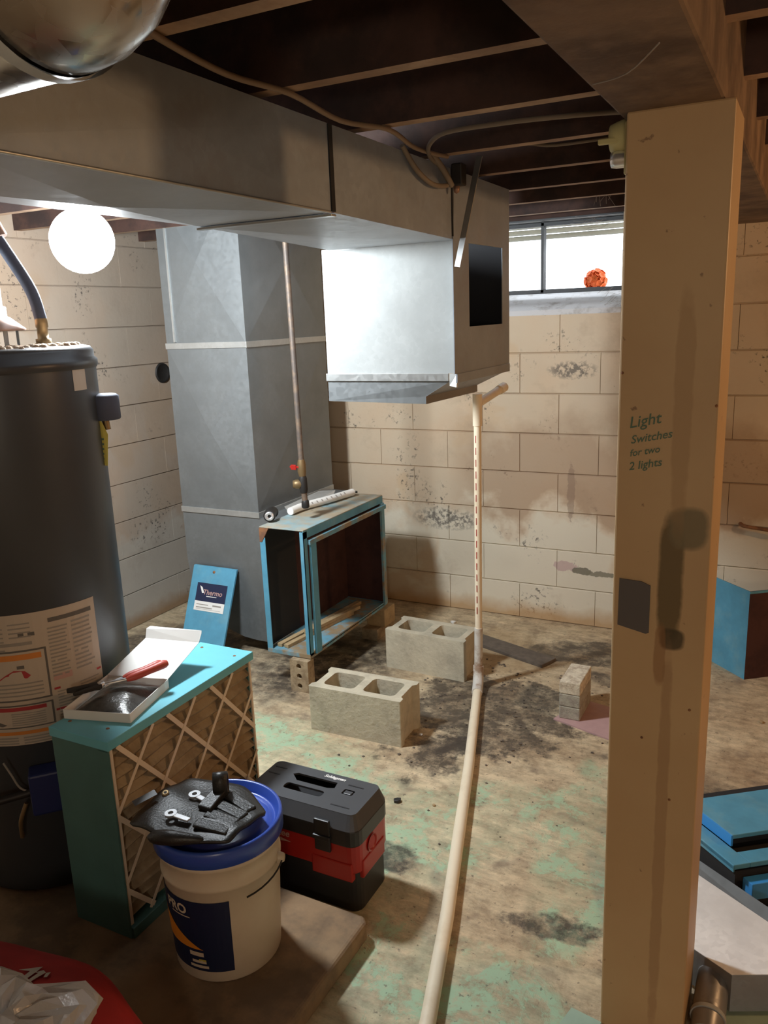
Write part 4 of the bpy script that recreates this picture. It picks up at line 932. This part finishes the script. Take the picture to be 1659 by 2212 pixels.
# ================================================================== RED BAG AND PLASTIC BAG
EMB = [[(-1.42, 0.937), (-1.378, 0.965), (-1.377, 0.948), (-1.382, 0.903), (-1.394, 0.898), (-1.393, 0.944)], [(-1.38, 0.944), (-1.366, 0.957), (-1.354, 0.953), (-1.367, 0.907), (-1.376, 0.903), (-1.37, 0.946)], [(-1.353, 0.952), (-1.345, 0.958), (-1.339, 0.943), (-1.346, 0.94)]]
t = thing('red_bag', (-1.36,.82,.0), 'red fabric tool bag with a pale bolt emblem at the bottom left', 'bag')
vs, fs = [], []; nu, nv = 36, 14
zs0 = .0605
for j in range(nv):
    v = j/(nv-1); 
    for i in range(nu):
        a = 2*PI*i/nu
        lob = 1+.07*math.sin(3*a+1)+.04*math.sin(7*a+2+v*3)
        rad_ = (.42*math.cos(v*PI/2*.97)**.38)*lob
        x = -1.40+rad_*math.cos(a)*1.10+.06; y = .80+rad_*math.sin(a)*.70
        if x > -1.2: y = y+(x+1.2)*-.12
        z = zs0+.235*math.sin(v*PI/2)*(1+.08*math.sin(2*a+.5)) - max(0,(x+1.25))*.30*v
        vs.append((x,y,z))
for j in range(nv-1):
    for i in range(nu): fs.append((j*nu+i,j*nu+(i+1)%nu,(j+1)*nu+(i+1)%nu,(j+1)*nu+i))
fs.append(tuple(range((nv-1)*nu,nv*nu))); fs.append(tuple(range(nu-1,-1,-1)))
mb = MB(); mb.smooth = True; mb.add(vs,fs); bagbody = part(t, 'bag_body', mb, 'red_cloth'); subd(bagbody,1)
mb = MB()
for L_ in EMB:
    cx_ = sum(q[0] for q in L_)/len(L_); cy_ = sum(q[1] for q in L_)/len(L_)
    mb.add([(q[0],q[1],.34) for q in L_], [tuple(range(len(L_)))])
o = part(t, 'emblem', mb, 'label', label='pale bolt-shaped emblem')
bm = bmesh.new(); bm.from_mesh(o.data); bmesh.ops.triangulate(bm, faces=bm.faces); bmesh.ops.subdivide_edges(bm, edges=bm.edges, cuts=2); bm.to_mesh(o.data); bm.free()
sw = o.modifiers.new('wrap','SHRINKWRAP'); sw.target = bagbody; sw.wrap_method = 'PROJECT'; sw.use_project_z = True; sw.use_negative_direction = True; sw.use_positive_direction = True; sw.offset = .004
t2 = thing('plastic_bag', (-1.28,.72,.32), 'crumpled clear plastic bag lying on the red tool bag', 'plastic bag')
mb = MB(); vs = []; nu, nv = 26, 10
for j in range(nv):
    v = j/(nv-1)
    for i in range(nu):
        a = 2*PI*i/nu; k = 1+.16*math.sin(a*5+v*4)+.08*rnd.uniform(-1,1)
        rad_ = .19*math.cos(v*PI/2*.97)**.6*k
        vs.append((-1.21+rad_*math.cos(a)*1.0,.755+rad_*math.sin(a)*.80,.318+.085*math.sin(v*PI/2)*(1+.12*rnd.uniform(-1,1))))
fs = [(j*nu+i,j*nu+(i+1)%nu,(j+1)*nu+(i+1)%nu,(j+1)*nu+i) for j in range(nv-1) for i in range(nu)]+[tuple(range((nv-1)*nu,nv*nu)),tuple(range(nu-1,-1,-1))]
mb.add(vs,fs); part(t2, 'film', mb, 'poly')
# ================================================================== LEANING BLUE PANEL
t = thing('leaning_sheet_panel', (-2.58,2.9,0), 'narrow blue metal panel with navy sticker leaning against the tall duct', 'panel')
bl, br_ = Vector((-2.655,2.83,.0)), Vector((-2.40,2.83,.0)); tl, tr = Vector((-2.705,3.075,.432)), Vector((-2.437,3.075,.432))
fr = frame(bl,(br_-bl),(tl-bl+(tr-br_))); 
nrm = (br_-bl).cross(tl-bl).normalized()
part(t, 'panel_sheet', MB().hexa([bl,br_,br_+Vector((0,.014,0)),bl+Vector((0,.014,0))],[tl,tr,tr+Vector((0,.014,0)),tl+Vector((0,.014,0))]), 'blue', .002)
def onp(u, v, e=.0015): return bl.lerp(br_,u).lerp(tl.lerp(tr,u),v)+nrm*e
def pq(mb, k, u0,u1,v0,v1,e=.0015): mb.k = k; mb.add([onp(u0,v0,e),onp(u1,v0,e),onp(u1,v1,e),onp(u0,v1,e)],[(0,1,2,3)])
mb = MB(); pq(mb,0,.17,.87,.55,.83); pq(mb,1,.17,.87,.55,.645,.002); 
pq(mb,2,.22,.5,.608,.616,.0025); pq(mb,2,.6,.8,.605,.62,.0025); pq(mb,2,.22,.6,.578,.588,.0025); pq(mb,2,.22,.8,.566,.569,.0025)
vs, fs = text('Thermo', .036, .15, bold=.0004)
mb.k = 3; mb.add([onp(.33,.715,.0025)+(br_-bl).normalized()*v.x*1.0+(tl-bl).normalized()*v.y for v in vs], fs)
mb.k = 1; mb.add([onp(.24,.80,.0025),onp(.30,.785,.0025),onp(.36,.73,.0025),onp(.31,.725,.0025)],[(0,3,2,1)])
pq(mb,1,.42,.66,.695,.702,.0025)
part(t, 'sticker', mb, ['navy','white','label_grey','label_pink'], label='navy and white sticker')
part(t, 'screw', MB().lathe([(.001,.005),(.006,.004),(.008,0)], onp(.5,.95,0), 12, nrm), 'rust')
# ================================================================== RIGHT SIDE THINGS
t = thing('bent_blue_panel', (-.15,3.69,0), 'bent blue sheet-metal casing standing near the back wall right of the post', 'panel')
part(t, 'blue_side', MB().hexa([(-.345,3.868,0),(-.148,3.668,0),(-.146,3.672,0),(-.343,3.872,0)],[(-.345,3.868,.41),(-.148,3.668,.41),(-.146,3.672,.41),(-.343,3.872,.41)]), 'blue')
part(t, 'shaded_side', MB().hexa([(-.148,3.668,0),(.25,3.97,0),(.248,3.974,0),(-.15,3.672,0)],[(-.148,3.668,.41),(.25,3.97,.41),(.248,3.974,.41),(-.15,3.672,.41)]), 'insul_shade')  # wing turned from the bulb, its shade put into the brown colour
part(t, 'edge_lip', MB().beam((-.148,3.668,.405),(.25,3.97,.405),.006,.01), 'blue')
part(t, 'bolt', MB().lathe([(.001,.006),(.007,.005),(.008,0)], (-.325,3.848,.375), 10, (-.7,-.7,0)), 'iron')
# blue frames
t = thing('blue_door_frame', (.1,2.25,0), 'blue furnace door lying on the floor behind the galvanised boot', 'door panel')
c = Vector((-.078,2.105,0)); e1 = Vector((-.74,.68,0)).normalized(); e2 = Vector((.80,.60,0)).normalized()
def bx(a0,a1,b0,b1,z0,z1):
    P_ = lambda a,b,z: c+e1*a+e2*b+Vector((0,0,z))
    return MB().hexa([P_(a0,b0,z0),P_(a0,b1,z0),P_(a1,b1,z0),P_(a1,b0,z0)],[P_(a0,b0,z1),P_(a0,b1,z1),P_(a1,b1,z1),P_(a1,b0,z1)])
part(t, 'edge_rail', bx(0,.36,0,.05,.135,.15), 'blue', .002)
part(t, 'edge_rail', bx(0,.36,0,.004,.128,.148), 'blue', .001)
part(t, 'end_rail', bx(0,.05,.05,.6,.135,.15), 'blue', .002)
part(t, 'dark_opening_fill', bx(.004,.36,.01,.6,.0,.128), 'dark')  # near-black block stands in for the shade in the door's opening
part(t, 'side_return', bx(-.035,.0,.03,.6,.06,.11), 'blue_br', .002)
t = thing('blue_cover', (.05,2.3,.15), 'smaller blue metal cover lying on top of the blue furnace door', 'cover')
part(t, 'cover_top', bx(.075,.26,.055,.5,.172,.185), 'blue', .002)
part(t, 'cover_edge', bx(.075,.26,.052,.058,.150,.184), 'blue_br', .001)
part(t, 'dark_under_cover', bx(.085,.255,.06,.5,.150,.172), 'dark')  # shade beneath the cover, painted as a near-black block
single('plywood_scrap', MB().prism([(-.32,2.50),(-.21,2.47),(-.19,2.58),(-.30,2.60)],0,.012), 'wood', 'tan scrap of plywood on the floor just right of the post', 'scrap')
# galvanised boot
t = thing('duct_boot', (-.09,1.95,0), 'galvanised duct boot with round collar lying right of the post', 'duct boot')
o = part(t, 'flange', MB().add([(-.36,2.25,.13),(.03,1.985,.13),(.015,1.955,.115),(-.37,2.205,.115)],[(0,1,2,3)]), 'galv'); solid(o,.002)
bt = [(-.37,2.205,.118),(.014,1.957,.118),(.13,1.83,.116),(-.052,1.745,.115),(-.22,1.835,.115)]
o = part(t, 'body_top', MB().add(bt,[(0,4,3,2,1)]), 'galv_w', label='bright spangled top face'); solid(o,.002)
lowr = [Vector(p)-Vector((0,0,.10)) for p in bt]
o = part(t, 'body_side', MB().add([bt[2],bt[3],lowr[3],lowr[2]],[(0,1,2,3)]), 'galv_b'); solid(o,.002)
o = part(t, 'body_front', MB().add([bt[3],bt[4],lowr[4],lowr[3]],[(0,1,2,3)]), 'galv_d'); solid(o,.002)
part(t, 'collar', MB().tube([(-.092,1.80,.065),(-.092,1.66,.05),(-.092,1.655,.05),(-.092,1.62,.047)], [.036,.036,.034,.032], 24), 'galv_d')
part(t, 'collar_bead', MB().tube([(-.092,1.672,.052),(-.092,1.662,.051)], .0385, 24), 'galv_l')
single('pale_green_tile', MB().prism([(-.06,1.905),(.05,1.86),(.05,1.77),(-.06,1.70),(-.09,1.76)],0,.006), 'mint', 'pale green flat scrap beside the duct boot collar', 'scrap')
# ================================================================== TOP LEFT ROUND FLUE
t = thing('round_duct', (-.9,.6,1.95), 'shiny round metal flue pipe with elbow at the top left corner', 'flue pipe')
M['flue'] = galv('flue_metal', (.50,.47,.43), .9, .22)
ax0, ax1 = Vector((-1.40,.585,1.935)), Vector((-.60,.565,1.935)); rad_ = .100
part(t, 'pipe_run', MB().tube([ax0,ax1], rad_, 48, False), 'flue')
part(t, 'seam_ring', MB().tube([ax1-(ax1-ax0).normalized()*.012,ax1+(ax1-ax0).normalized()*.004], rad_+.003, 48, False), 'galv_l')
d1 = (ax1-ax0).normalized()
pts = [ax1, ax1+d1*.02+Vector((0,0,.004)), ax1+d1*.034+Vector((0,0,.03)), ax1+d1*.038+Vector((0,0,.07)), ax1+d1*.038+Vector((0,0,.11))]
part(t, 'elbow', MB().tube(spl(pts,3), rad_-.001, 48, True), 'flue')
# ================================================================== BULB
t = thing('led_bulb', (BULB[0],BULB[1],BULB[2]), 'glaring white bulb hanging behind the long duct above the water heater', 'light bulb')
part(t, 'globe', MB().lathe([(.098*math.sin(PI*k/16)+.0001,-.098*math.cos(PI*k/16)) for k in range(17)], BULB, 28), 'glow')
part(t, 'screw_base', MB().lathe([(.014,.094),(.014,.115),(.001,.116)], BULB, 16), 'galv')
t = thing('ceiling_lampholder', (BULB[0],BULB[1],1.90), 'socket on a bracket holding the glaring bulb', 'lamp holder')
part(t, 'socket', MB().lathe([(.022,.102),(.024,.14),(.03,.17),(.001,.172)], BULB, 20), 'cream')
part(t, 'drop_rod', MB().tube([(BULB[0],BULB[1],2.055),(BULB[0],BULB[1],2.268)], .008, 10), 'galv')
t = thing('duct_bracket', (-1.60,2.5,1.95), 'dark folded metal bracket behind the duct right of the bulb', 'bracket')
part(t, 'channel', MB().box((-2.05,2.2,1.985),(-1.75,2.25,2.035)).beam((-1.75,2.22,2.035),(-1.72,2.22,1.96),.05,.003), 'galv_d', .002)
part(t, 'rod', MB().tube([(-1.8,2.2,1.995),(-1.73,2.2,1.975)], .004, 8), 'galv_l')
part(t, 'bracket_hanger', MB().box((-1.92,2.22,2.03),(-1.90,2.223,2.27)), 'galv_d')
# ================================================================== WIRES
def wire(pts, r_, m_, lb, n=5): return single('cable', MB().tube(spl(pts,n), r_, 8), m_, lb, 'cable')
wire([(-.90,1.02,2.050),(-.928,1.09,2.052),(-.945,1.28,2.045),(-.94,1.475,2.052),(-.945,1.68,2.04),(-.925,1.873,2.052),(-.95,2.08,2.045),(-.945,2.28,2.052)], .006, 'wire', 'long tan cable stapled under the joists along the duct')
wire([(-.36,2.03,2.045),(-.46,2.05,2.058),(-.60,2.0,2.055),(-.70,1.99,2.055),(-.83,2.0,2.055),(-.91,2.08,2.05),(-.955,2.18,2.04),(-.96,2.25,2.03)], .006, 'wire_g', 'dull cable crossing between joists toward the post top')
wire([(-.50,2.56,2.10),(-.70,2.52,2.09),(-.80,2.48,2.10),(-.93,2.42,2.09)], .005, 'wire_g', 'thin dark cable running behind the joist toward the post')
wire([(-.975,2.05,2.05),(-.968,2.12,2.00),(-.966,2.22,1.975),(-.966,2.33,1.985),(-.962,2.37,2.02)], .007, 'wire_g', 'dark cable loop sagging against the duct side')
wire([(-.958,2.20,2.05),(-.955,2.27,2.02),(-.958,2.34,1.985)], .009, 'wire_g', 'short stiff cable stub over the duct top edge')
mb = MB(); mb.box((-.962,2.345,1.985),(-.928,2.385,2.045)); single('cable_clamp', mb, 'iron', 'dark clamp where the cables gather above the duct', 'clamp', .004)
single('wire_nut', MB().lathe([(.001,-.02),(.008,-.016),(.010,0),(.001,.001)], (-.955,2.372,1.985), 10), 'copper', 'tan wire connector hanging under the dark clamp', 'wire connector')
# hanging pull string over the beam and cobwebs
single('pull_string', MB().tube(spl([(-.325,1.37,1.955),(-.26,1.30,1.945),(-.20,1.20,1.950)],4), .0012, 5), 'web', 'thin pale string across the underside of the beam', 'string')
mb = MB()
for _ in range(14):
    a = Vector((rnd.uniform(-.98,-.85),YB-.02,rnd.uniform(2.0,2.045))); b = a+Vector((rnd.uniform(-.12,.02),rnd.uniform(-.06,0),rnd.uniform(-.04,.01)))
    mb.tube(spl([a,(a+b)/2+Vector((0,0,-.008)),b],3), .0006, 4)
for _ in range(10):
    a = Vector((rnd.uniform(-.86,-.81),YB+.0,rnd.uniform(1.64,1.76))); b = a+Vector((rnd.uniform(-.08,-.02),rnd.uniform(-.02,.05),rnd.uniform(-.05,-.01)))
    mb.tube([a,b], .0006, 4)
for _ in range(10):
    a = Vector((rnd.uniform(-.80,-.66),3.47,2.062)); b = a+Vector((rnd.uniform(-.03,.03),rnd.uniform(0,.2),rnd.uniform(-.035,-.01)))
    mb.tube([a,b], .0008, 4)
o = single('cobweb', mb, 'web', 'dusty cobweb strands around the window top and joists', 'cobweb'); o['kind'] = 'stuff'
# knockout hole cover on the left wall
single('wall_pipe_stub', MB().lathe([(.001,.004),(.045,.004),(.052,.012),(.056,0)], (XL+.004,3.54,1.364), 22, (1,0,0)), 'iron', 'dark round pipe opening in the left wall by the tall duct', 'pipe opening')
